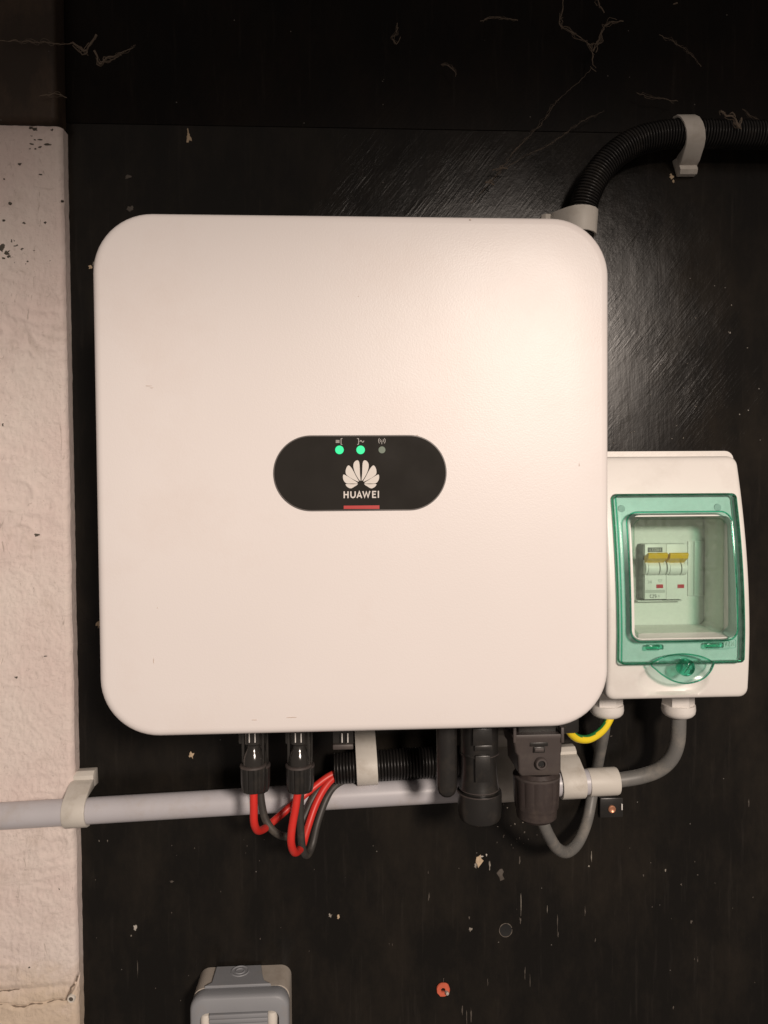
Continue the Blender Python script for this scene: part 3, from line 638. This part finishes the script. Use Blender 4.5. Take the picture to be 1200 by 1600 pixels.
for x_ in (802.5, 876.5):
    a = at(x_, 1146, -0.111); mb = MB(); mb.box(a, (m(5, YK), 0.010, m(24, YK)), 0.0006); mb.build('guide_rail', 'charcoal', ac)
c = at(842, 1171, -0.1140); mb = MB(); mb.box(c, (m(18, YK), 0.003, m(9, YK)), 0.0005); mb.build('latch_frame', 'black', ac)
c = at(842.5, 1171.5, -0.1156); mb = MB(); mb.box(c, (m(14, YK), 0.002, m(5.5, YK)), 0.0004); mb.build('latch', 'charcoal', ac)
c = at(842, 1163, -0.1147); mb = MB(); mb.box(c, (m(28, YK), 0.0012, m(6, YK)), 0.0003); mb.build('embossed_plate', 'black', ac)
c = at(844, 1191, -0.1115); mb = MB(); mb.lathe(c, (0, -1, 0), [(0, .0052), (.0042, .0050), (.0052, .0043), (.0052, .0030), (.0028, .0028), (.0026, .0004)], 24); scw = mb.build('clamp_screw', 'charcoal', ac)
mb = MB(); mb.lathe(c+Vector((0, -0.0015, 0)), (0, -1, 0), [(0, .0026), (.0020, .0026)], 6); mb.build('hex_socket', 'dark_hole', scw)
def rib2(k, j): return 1.0+(-0.035 if k % 4 == 0 and 1 <= j <= 5 else 0)
vl('cable_nut', 'nut_brown', ac, 838, YK, [(1203, 30), (1209, 35), (1212, 37), (1228, 36.5), (1245, 35.8), (1258, 34.5), (1260, 33.5), (1262, 32.5), (1274, 31.5), (1279, 26), (1280, 12)], 56, rib2, smooth=25)
vl('nut_lip', 'charcoal', ac, 838, YK, [(1208, 33), (1209, 37.2), (1211, 37.4), (1213, 36.5)], 48)

g1 = [(946, 1116, -0.050), (944, 1140, -0.044), (938, 1172, -0.022), (932, 1205, -0.0085), (925, 1243, -0.0085), (917, 1283, -0.018), (903, 1316, -0.036), (886, 1331, -0.052), (870, 1325, -0.068), (857, 1305, -0.082), (848, 1284, -0.091), (842, 1262, -0.095)]
mb = MB(); mb.tube(path(g1, 0.003), 0.0052, 20); tag(mb.build('grey_cable', 'cable_grey'), 'grey cable drooping in a U below the square plug up to the left gland', 'cable', 'grey mains cables')
g2 = [(1060, 1100, -0.050), (1060, 1130, -0.049), (1058, 1160, -0.046), (1049, 1184, -0.042), (1030, 1202, -0.037), (1005, 1212, -0.033), (980, 1217, -0.031), (955, 1220, -0.030)]
mb = MB(); mb.tube(path(g2, 0.003), 0.0068, 24); tag(mb.build('grey_cable', 'cable_grey'), 'thick grey cable curving from the right gland into the cream coupling', 'cable', 'grey mains cables')
ew = [(957, 1108, -0.052), (952, 1124, -0.056), (940, 1142, -0.062), (921, 1154, -0.068), (904, 1154, -0.072), (893, 1147, -0.076), (886, 1137, -0.080), (880, 1131, -0.084)]
mb = MB(); mb.tube(path(ew, 0.0015), 0.0036, 24, twist=lambda i, k: 1 if ((k+i*0.10) % 24) < 5 or 12 <= ((k+i*0.10) % 24) < 16 else 0)
t = tag(mb.build('earth_wire', ['wire_yellow', 'wire_green']), 'yellow and green striped earth wire between the left gland and the inverter', 'wire')
c = at(879, 1147, -0.082); mb = MB(); mb.lathe(c+Vector((-.006, 0, 0)), (1, 0, 0.1), [(0, .0035), (.006, .0035), (.0065, .002)], 12); mb.build('ferrule', 'cable_red', t)
mb = MB(); c = at(878, 1132, -0.080); mb.box(c+Vector((0.002, 0, 0.004)), (0.022, 0.014, 0.020), 0.002); mb.build('earth_terminal', 'black', inv)

# ------------------------------------------------------------------ breaker enclosure
XR = at(1153, 900, -0.086).x; XR = (XR + at(1173, 985, -0.110).x)/2
XL = at(943, 1075, -0.100).x
ZTp, ZBt = at(1060, 713, -0.086).z, at(1060, 1088, -0.098).z
BCX, BCZ, BW, BH = (XL+XR)/2, (ZTp+ZBt)/2, XR-XL, ZTp-ZBt
box = thing('breaker_box', (BCX, 0, ZBt), 'white breaker enclosure with a green tinted window door right of the inverter', 'breaker box')
def prof(z):
    t = min(1, max(0, (ZTp-z)/BH))
    return -0.0850 - 0.0245*math.sin(math.pi*min(1, t**0.9*0.64)) + 0.0010*max(0, t-0.72)/0.28
opx0, opx1 = at(978, 900, -0.09).x, at(1131, 900, -0.088).x
opz0, opz1 = at(1060, 990, -0.09).z, at(1060, 806, -0.088).z
ocx, ocz, ow, oh = (opx0+opx1)/2, (opz0+opz1)/2, opx1-opx0, opz1-opz0
NN = 280
outer = resample(rrect(BCX, BCZ, BW, BH, 0.007, 8), NN)
inner = resample(rrect(ocx, ocz, ow, oh, 0.005, 8), NN)
lat = at(1050, 1062, -0.105)
def dent(x, z):
    e = ((x-lat.x)/0.029)**2+((z-lat.z)/0.017)**2
    return 0.0075*max(0, 1-e)**0.6 if e < 1 else 0
def shrink(P, cx, cz, wd, h, d): return [(cx+(x-cx)*(wd-2*d)/wd, cz+(z-cz)*(h-2*d)/h) for x, z in P]
mb = MB(); rs = []
rs.append([Vector((x, -0.042, z)) for x, z in outer])
for d, off in ((0, 0.004), (0.0003, 0.0024), (0.0010, 0.0011), (0.0022, 0.0003), (0.0036, 0.0)):
    rs.append([Vector((x, prof(z)+off, z)) for x, z in shrink(outer, BCX, BCZ, BW, BH, d)])
o2 = shrink(outer, BCX, BCZ, BW, BH, 0.0036)
for k in range(1, 27):
    s_ = k/26; rs.append([Vector((a[0]+(b[0]-a[0])*s_, 0, a[1]+(b[1]-a[1])*s_)) for a, b in zip(o2, inner)])
    for v in rs[-1]: v.y = prof(v.z)+dent(v.x, v.z)
bk = shrink(inner, ocx, ocz, ow, oh, 0.0012)
YBK = -0.055
rs.append([Vector((x, YBK, z)) for x, z in bk])
mb.loft(rs, False, False); mb.build('cover', 'box_white', box, 50)
mb = MB(); mb.box((ocx, YBK+0.0035, ocz), (ow+0.01, 0.006, oh+0.01), 0.0005, 1); mb.build('back_plate', 'box_inner', box)
zt2 = at(1040, 705.5, -0.045).z; xr2 = at(1139, 708, -0.042).x
mb = MB(); mb.loft([ring((XL+xr2)/2, (zt2+ZBt+0.004)/2, xr2-XL, zt2-ZBt-0.004, 0.008, Y, 6) for Y in (-0.0005, -0.050)]); mb.build('base_box', 'box_white', box)
for x_, y_ in ((971, 795), (1121, 793)):
    c = at(x_, y_, prof(at(x_, y_, -.09).z)); mb = MB(); mb.lathe(c+Vector((0, 0.001, 0)), (0, -1, 0), [(0, .0032), (.0016, .0030), (.0018, .0012)], 16); mb.build('cover_screw', 'band', box)
# green door
DP = 0.008
dx0, dx1 = at(962, 900, -0.105).x, at(1165, 985, -0.117).x
dz1, dz0 = at(1060, 771, -0.098).z, at(1060, 1036, -0.112).z
dcx, dcz, dw, dh = (dx0+dx1)/2, (dz0+dz1)/2, dx1-dx0, dz1-dz0
wx0, wx1 = at(984, 900, -0.114).x, at(1152, 900, -0.116).x
wz0, wz1 = at(1060, 1000, -0.112).z, at(1060, 800, -0.110).z
wcx, wcz, ww, wh = (wx0+wx1)/2, (wz0+wz1)/2, wx1-wx0, wz1-wz0
do = resample(rrect(dcx, dcz, dw, dh, 0.003, 6), NN); wi = resample(rrect(wcx, wcz, ww, wh, 0.009, 8), NN)
door = MB()
def layer(th):
    out = []
    out.append([Vector((x, prof(z)-0.0008, z)) for x, z in shrink(do, dcx, dcz, dw, dh, th)])
    for d, off in ((th, -DP+0.002), (th+0.0006, -DP+0.0006), (th+0.0020, -DP)):
        out.append([Vector((x, prof(z)+off+th, z)) for x, z in shrink(do, dcx, dcz, dw, dh, d)])
    o3 = shrink(do, dcx, dcz, dw, dh, th+0.0020)
    for k in range(1, 11):
        s_ = k/10; rr_ = [Vector((a[0]+(b[0]-a[0])*s_, 0, a[1]+(b[1]-a[1])*s_)) for a, b in zip(o3, wi)]
        for v in rr_: v.y = prof(v.z)-DP+th
        out.append(rr_)
    return out
lf = layer(0.0); lb = layer(0.0016)
YW = -0.0895
pa, pb = at(990, 811, YW), at(1133, 989, YW)
wb = resample(rrect((pa.x+pb.x)/2, (pa.z+pb.z)/2, pb.x-pa.x, pa.z-pb.z, 0.0075, 8), NN)
wbo = shrink(wi, wcx, wcz, ww, wh, 0.0014)
door.loft([lf[0]] + lf[1:] + [[Vector((x, YW, z)) for x, z in wb]], False, False); door.loft(list(reversed(lb)) + [lf[0]], False, False); door.loft([lb[-1], lf[-1]], False, False)
dr = door.build('door', 'green', box, 50)
mb = MB(); mb.loft([[Vector((x, Y, z)) for x, z in wb] for Y in (YW+0.0014, YW+0.0002)]); mb.build('window_pane', 'clear', dr)
def loop_tube(pts, r, n=8):
    mb = MB(); mb.tube(pts+[pts[0], pts[1]], r, n, False); return mb
mb = loop_tube([Vector((x, prof(z)-DP+0.0003, z)) for x, z in wi], 0.0007); mb.build('window_rim', 'green_edge', dr)
mb = loop_tube([Vector((x, YW, z)) for x, z in wb], 0.0007); mb.build('pane_bead', 'clear', dr)
mb = loop_tube([Vector((x, prof(z)-DP+0.0006, z)) for x, z in shrink(do, dcx, dcz, dw, dh, 0.0008)], 0.0006); mb.build('door_edge', 'green_edge', dr)
mb = loop_tube([Vector((x, prof(z)-0.0009, z)) for x, z in shrink(do, dcx, dcz, dw, dh, 0.0006)], 0.0007); mb.build('door_seal', 'green_edge', dr)
yb_ = prof(at(1060, 1010, -.11).z)-DP
for x0, x1, y in ((1009, 1036, 1011), (1101, 1130, 1008)):
    a, b = at(x0, y, yb_+.003), at(x1, y, yb_+.003); mb = MB(); mb.box((a+b)/2, (b.x-a.x, 0.004, m(8, yb_)), 0.001); mb.build('hinge_tab', 'green_edge', dr)
a = at(1128, 1006, yb_-.0002); mb = MB()
q = rrect(a.x, a.z, m(46, yb_), m(14, yb_), m(3, yb_), 3)
mb.stroke(q+[q[0], q[1]], 0.0004, yb_+.0002, yb_-.0004); mb.build('embossed_frame', 'green', dr, 0)
mb = MB()
for k, st in enumerate(([(0, 1), (0, -1)], [(1.2, 1), (2, -1), (2.8, 1)], [(3.8, 1), (5, 1), (3.8, -1), (5, -1)], [(6, 1), (7, .2), (6, -1)], [(8, 1), (8, -1)])): mb.stroke([(a.x+m(2+2.2*x_, yb_), a.z+m(3.6*z_, yb_)) for x_, z_ in st], 0.0004, yb_+.0002, yb_-.0004)
mb.build('embossed_mark', 'clear', dr, 0)
# eye-shaped latch
yl = prof(at(1068, 1045, -.11).z)-DP-0.0030
E1 = []
top = [(1018, 1038), (1032, 1029), (1048, 1024), (1070, 1022), (1092, 1025), (1106, 1030), (1115, 1036)]
bot = [(1115, 1040), (1110, 1050), (1100, 1060), (1086, 1066), (1070, 1068), (1052, 1064), (1036, 1055), (1025, 1046)]
P = [(lambda p: (p.x, p.z))(at(x, y, yl)) for x, y in top+bot]
Pn = smooth_poly(P, 4); cx_, cz_ = sum(p[0] for p in Pn)/len(Pn), sum(p[1] for p in Pn)/len(Pn)
mb = MB(); mb.loft([[Vector((cx_+(x-cx_)*s_, Y, cz_+(z-cz_)*s_)) for x, z in Pn] for s_, Y in ((1, yl+.0035), (1, yl), (0.93, yl-.0008), (0.6, yl+0.0012))]); lt = mb.build('latch', 'green', dr, 50)
mb = loop_tube([Vector((x, yl+0.0004, z)) for x, z in Pn], 0.0006); mb.build('latch_rim', 'green_edge', lt)
c = at(1072, 1043, yl); kr = m(14, yl)
mb = MB(); mb.lathe(c+Vector((0, 0.004, 0)), (0, -1, 0), [(0, kr), (.005, kr), (.0062, kr*.92), (.0062, kr*.80), (.0048, kr*.72), (.0046, .0005)], 28); mb.build('latch_button', 'green_edge', lt)
mb = MB(); mb.box(c+Vector((0, -0.0008, 0)), (kr*1.2, 0.0020, kr*.3), 0.0004, rot=Matrix.Rotation(R(35), 3, 'Y')); mb.box(c+Vector((0, -0.0009, 0)), (kr*.3, 0.0022, kr*1.2), 0.0004, rot=Matrix.Rotation(R(35), 3, 'Y')); mb.build('turn_slot', 'green', lt)
c = at(967, 1020, -0.098); mb = MB(); mb.lathe(c+Vector((.002, 0, 0)), (-0.6, -1, 0), [(0, .0022), (.0040, .0022), (.0042, .001)], 12); mb.build('hinge_pin', 'dark_hole', box)
# cable glands
YG = -0.050
for px_ in (948, 1060):
    vl('cable_gland', 'box_white', box, px_, YG, [(1050, 27), (1094, 27), (1094.5, 26.5)] if False else [(1055, 25), (1104, 25), (1105, 26.5)], 6, smooth=20)
    vl('gland_dome', 'box_white', box, px_, YG, [(1100, 26), (1108, 26.5), (1113, 25.5), (1117, 22), (1120, 16), (1120.5, 11), (1112, 10)], 32)

# breaker, filler strip inside
br = thing('circuit_breaker', at(1040, 935, -0.055), 'double circuit breaker with two yellow levers behind the green window', 'circuit breaker')
YR = -0.068
def bq(x, y, Y): return at(980+x/6.6667, 790+y/6.6667, Y)
for x0, x1 in ((184, 405), (409, 626)):
    a, b = bq(x0, 402, YR), bq(x1, 974, YR)
    mb = MB(); mb.box(((a.x+b.x)/2, (YR+YBK)/2, (a.z+b.z)/2), (b.x-a.x, YBK-YR, a.z-b.z), 0.0004, 2); pole = mb.build('pole_case', 'breaker', br)
    # raised nose, lever, drum
    a, b = bq(x0+6, 575, YR-.003), bq(x1-6, 725, YR-.003)
    for s0, s1 in ((x0+8, x0+30), (x1-26, x1-4)):
        a, b = bq(s0, 570, YR-.004), bq(s1, 730, YR-.004)
        mb = MB(); mb.lathe(Vector((a.x, YR+0.001, (a.z+b.z)/2)), (1, 0, 0), [(0, (a.z-b.z)/2), (b.x-a.x, (a.z-b.z)/2)], 20); mb.build('drum_cheek', 'breaker', br)
    a, b = bq(x0+30, 600, YR-.003), bq(x0+140, 708, YR-.003)
    mb = MB(); mb.lathe(Vector((a.x, YR+0.0005, (a.z+b.z)/2)), (1, 0, 0), [(0, .0062), (b.x-a.x, .0062)], 24); mb.build('drum', 'breaker', br)
    a, b = bq(x0+152, 600, YR-.003), bq(x0+190, 708, YR-.003)
    mb = MB(); mb.lathe(Vector((a.x, YR+0.0005, (a.z+b.z)/2)), (1, 0, 0), [(0, .0062), (b.x-a.x, .0062)], 24); mb.build('drum', 'breaker', br)
    a, b = bq(x0+30, 490, -0.078), bq(x0+ (232 if x0 < 300 else 222), 618, -0.078)
    zt_, zb_ = a.z, b.z; x0_, x1_ = a.x, b.x
    sec = [(-0.0705, zb_+.001), (-0.0790, zt_-.0050), (-0.0805, zt_-.0012), (-0.0785, zt_), (-0.0700, zt_-.004)]
    mb = MB(); mb.loft([[Vector((x_, y_, z_)) for y_, z_ in sec] for x_ in (x0_, x1_)]); mb.build('lever', 'yellow', br, 20, bevel=0.0004)
    c = bq(x0+ (154 if x0 < 300 else 149), 840, YR); mb = MB(); mb.box(c+Vector((0, 0.0002, 0)), (m(11, YR), 0.001, m(6, YR)), 0.0001, 1); mb.build('red_window', 'ind_red', br)
a, b = bq(120, 385, YBK-.006), bq(186, 978, YBK-.006)
mb = MB(); mb.box((bq(184, 700, YR).x-0.0006, (YR+YBK)/2+.0006, (a.z+b.z)/2), (0.0012, YBK-YR-.001, a.z-b.z-.003), 0.0002, 1); mb.build('flank', 'breaker_dark', br)
a = bq(290, 460, YR); mb = MB(); mb.box(a, (m(24, YR), 0.0006, m(7.5, YR)), 0.0001, 1); pt = mb.build('name_plate', 'ink', br)
mb = MB(); yy = YR-.0005
for k, st in enumerate(([(0, 1), (0, -1), (.7, -1)], [(1.8, 1), (1.2, 1), (1.2, -1), (1.8, -1)], [(1.2, 0), (1.7, 0)], [(2.3, 1), (3, 1), (3, -1), (2.3, -1), (2.3, 1)], [(3.6, 1), (3.6, -1), (4.2, -.6), (4.2, .6), (3.6, 1)], [(4.9, 1), (4.9, -1)])):
    mb.stroke([(a.x+m(-8.5+x_*3.4, YR), a.z+m(z_*2.1, YR)) for x_, z_ in st], m(.8, YR), yy+.0003, yy)
mb.build('lettering', 'band', pt, 0)
a = bq(292, 893, YR); mb = MB(); mb.box(a, (m(32, YR), 0.0004, m(5, YR)), 0.0001, 1); mb.build('grey_band', 'band', br)
def glyphs(sts, cx, cy, s_, wd, mtl='ink'):
    c = bq(cx, cy, YR); mb = MB()
    for st in sts: mb.stroke([(c.x+m(x_*s_, YR), c.z+m(z_*s_, YR)) for x_, z_ in st], m(wd, YR), YR+.0002, YR-.0003)
    mb.build('rating_text', mtl, br, 0)
glyphs([[(1, .8), (.5, 1), (0, .5), (0, -.5), (.5, -1), (1, -.8)], [(1.6, .7), (2, 1), (2.4, .6), (1.6, -1), (2.5, -1)], [(4, 1), (3.1, 1), (3.1, .1), (3.8, .1), (3.9, -.6), (3.1, -1)]], 238, 944, 2.5, .8)
glyphs([[(0, 1), (0, -1)], [(1.5, 1), (2.4, .2), (1.5, -.4)], [(2.4, 1), (2.4, -1)]], 305, 945, 1.8, .6, 'band')
glyphs([[(0, 1), (1, 1), (1, -1), (0, -1)], [(1.8, 1), (1.8, -1)], [(2.6, 1), (3.2, 1), (3.2, -1), (2.6, -1), (2.6, 1)]], 212, 795, 2, .6, 'band')
glyphs([[(-1, .9), (1, .9)], [(-1, .9), (-.6, -.5)], [(1, .9), (.6, -.5)], [(0, .2), (0, -1)]], 342, 785, 2.6, .6, 'band')
a, b = bq(640, 372, YBK-.002), bq(698, 942, YBK-.002)
fl = thing('filler_strip', ((a.x+b.x)/2, YBK, b.z), 'pale blank filler strip beside the circuit breaker inside the box', 'filler strip')
mb = MB(); mb.box(((a.x+b.x)/2, YBK+.0008, (a.z+b.z)/2), (b.x-a.x, .0035, a.z-b.z), .0004); mb.build('wide_blank', 'box_inner', fl)
a, b = bq(706, 372, YBK-.002), bq(800, 942, YBK-.002)
mb = MB(); mb.box(((a.x+b.x)/2, YBK+.0008, (a.z+b.z)/2), (b.x-a.x, .0035, a.z-b.z), .0004); mb.build('narrow_blank', 'box_inner', fl)
a, b = bq(110, 985, YBK-.006), bq(570, 1000, YBK-.006)
mb = MB(); mb.box(((a.x+b.x)/2, YBK-.003, (a.z+b.z)/2), (b.x-a.x, .006, .0012), .0003); mb.build('support_lip', 'box_inner', br)

# ------------------------------------------------------------------ socket at the bottom
YS = -0.046
sx0, sx1 = at(296, 1600, YS).x, at(452, 1600, YS).x; sz1 = at(375, 1557, YS).z; sw_ = sx1-sx0; sh = sw_*1.0
scx, scz = (sx0+sx1)/2, sz1-sh/2
so = thing('wall_socket', (scx, 0, scz-sh/2), 'grey and beige flip-cover wall socket at the bottom edge of the photo', 'socket')
mb = MB(); rs = []
for k, Y in ((-0.0010, -0.0005), (-0.0010, -0.012), (-0.0008, -0.026), (-0.0008, -0.031)): rs.append(ring(scx, scz, sw_+2*k, sh+2*k, 0.010, Y, 8))
mb.loft(rs); mb.build('housing', 'sock_beige', so, 50)
mb = MB(); rs = []
fo = resample(rrect(scx, scz, sw_, sh, 0.012, 8), 96); fi = resample(rrect(scx, scz-0.004, sw_-0.018, sh-0.020, 0.007, 8), 96)
rs = [[Vector((x, Y, z)) for x, z in shrink(fo, scx, scz, sw_, sh, d)] for d, Y in ((0.0015, -0.029), (0.0004, -0.034), (0, -0.042), (0.0010, -0.0448), (0.0026, YS))]
rs += [[Vector((x, Y, z)) for x, z in fi] for Y in (YS, YS+0.0010, YS+0.016)]
mb.loft(rs, True, True); mb.build('front_frame', 'sock_grey', so, 40)
# raised tongue on the top face with moulded rings
tz0 = scz+sh/2-0.0004
tx0, tx1 = at(334, 1545, -0.025).x, at(414, 1540, -0.025).x
mb = MB()
P = [(at(338, 1510, -0.004).x, -0.003), (at(408, 1502, -0.004).x, -0.003), (at(411, 1520, -.018).x, -0.020), (at(413, 1535, -.026).x, -0.0262), (at(424, 1545, -.030).x, -0.0315), (at(320, 1550, -.030).x, -0.0315), (at(331, 1540, -.026).x, -0.0262)]
mb.loft([[Vector((x, y, z)) for x, y in P] for z in (tz0-0.006, tz0+0.0016)]); mb.build('top_tongue', 'sock_grey', so, 20, bevel=0.0006)
c = Vector((at(375, 1520, -0.012).x, -0.0115, tz0+0.0014))
for r0 in (0.0078, 0.0040):
    mb = MB(); pts = [c+Vector((math.cos(2*math.pi*k/32)*r0, math.sin(2*math.pi*k/32)*r0*0.95, 0)) for k in range(32)]
    mb = loop_tube(pts, 0.0009); mb.build('moulded_ring', 'sock_grey', so)
fz = scz+sh/2-0.0175
for k in range(16):
    z_ = fz-0.0005-k*0.0042
    if z_ < scz-sh/2+0.016: break
    mb = MB(); mb.box((scx-0.001, YS+0.0045, z_), (sw_-0.036, 0.009, 0.0039), 0.0009); mb.build('flap_rib', 'sock_grey', so)
for s_ in (-1, 1):
    mb = MB(); mb.lathe((scx-0.001+s_*(sw_/2-0.0145), YS+0.006, fz-0.0150), (0, 0, 1), [(0, .002), (.002, .0045), (.011, .0048), (.0145, .0040), (.0155, .002)], 20); mb.build('hinge_knuckle', 'sock_white', so)

# ------------------------------------------------------------------ cobwebs
def web(label, strands, Y0=-0.012):
    t = thing('cobweb', at(*strands[0][0][0], Y0), label, 'cobweb', 'cobwebs above the inverter')
    for pts, r in strands:
        mb = MB(); P = [at(x, y, Y0-0.004*rnd.random()) for x, y in pts]
        S = spline(P, 0.0015); S = [p+Vector((mnoise.noise(p*260), mnoise.noise(p*260+Vector((5, 0, 0))), mnoise.noise(p*260+Vector((0, 5, 0)))))*0.0011 for p in S]
        ph = rnd.random()*9
        mb.tube(S, lambda i: r*0.0008*max(0.25, 0.75+0.9*mnoise.noise(Vector((i*0.25+ph, 0, 0)))), 5); mb.build('strand', 'web', t)
        for q in range(3):
            o_ = Vector((q*7+ph, q, 3)); A = 0.0012+0.0012*r
            S2 = [p+Vector((mnoise.noise(p*150+o_), 0.5*mnoise.noise(p*150+o_+Vector((5, 0, 0))), mnoise.noise(p*150+o_+Vector((0, 5, 0)))))*A*2.2 for p in S]
            a_ = int(len(S2)*rnd.uniform(0, .3)); S2 = S2[a_:max(a_+4, int(len(S2)*rnd.uniform(.6, 1)))]
            if len(S2) > 3: mb = MB(); mb.tube(S2, lambda i: r*0.00032*max(.3, .8+mnoise.noise(Vector((i*.3+q, 1, 0)))), 4); mb.build('strand', 'web', t)
    return t
web('dusty cobweb thread stretched across the brown beam, clumped at its right end', [([(-5, 64), (50, 65), (95, 69), (115, 68), (130, 77)], 0.55), ([(115, 69), (126, 76), (135, 79), (143, 66), (152, 54)], 1.5), ([(146, 78), (152, 90), (156, 100), (170, 90), (190, 84)], 1.3), ([(170, 90), (200, 78), (210, 70)], 0.5), ([(60, 150), (90, 147), (104, 153)], 0.5)], -0.028)
web('forked cobweb hanging at the top edge above the curved conduit', [([(880, -5), (878, 18), (875, 38), (890, 48), (908, 60), (918, 68), (925, 78), (926, 100)], 0.8), ([(918, 70), (932, 68), (940, 50), (948, 38), (960, 34), (974, 33)], 0.9), ([(933, -5), (938, 10), (944, 20)], 0.9), ([(926, 80), (930, 72), (938, 56)], 1.2), ([(926, 100), (932, 106)], 0.9)], -0.014)
web('thin slanting cobweb thread running down towards the top of the inverter', [([(926, 104), (905, 128), (872, 156), (850, 188), (822, 218), (800, 240), (785, 262), (762, 290), (735, 318)], 0.28), ([(945, 172), (900, 196), (860, 225), (825, 242), (790, 262)], 0.22), ([(770, 266), (782, 262), (792, 263)], 1.0), ([(758, 286), (764, 283), (772, 288)], 0.8)], -0.010)
web('short grey cobweb tuft on the conduit near the right edge', [([(1126, 174), (1136, 180), (1148, 184), (1154, 198), (1160, 184)], 1.3), ([(1126, 174), (1130, 178)], 1.2)], -0.040)
web('curled wisp of cobweb high on the black header board', [([(621, 36), (620, 50), (613, 60), (620, 68), (626, 58)], 0.6), ([(690, 102), (700, 103), (712, 114), (712, 120)], 0.5), ([(750, 33), (770, 28), (810, 31)], 0.6)], -0.012)
web('faint cobweb scraps near the top right corner of the board', [([(1030, 55), (1060, 70), (1085, 90), (1095, 103)], 0.4), ([(995, 145), (1015, 151), (1060, 158)], 0.4), ([(1052, 6), (1058, 4)], 0.8), ([(1160, 170), (1175, 182), (1190, 190)], 0.4)], -0.012)
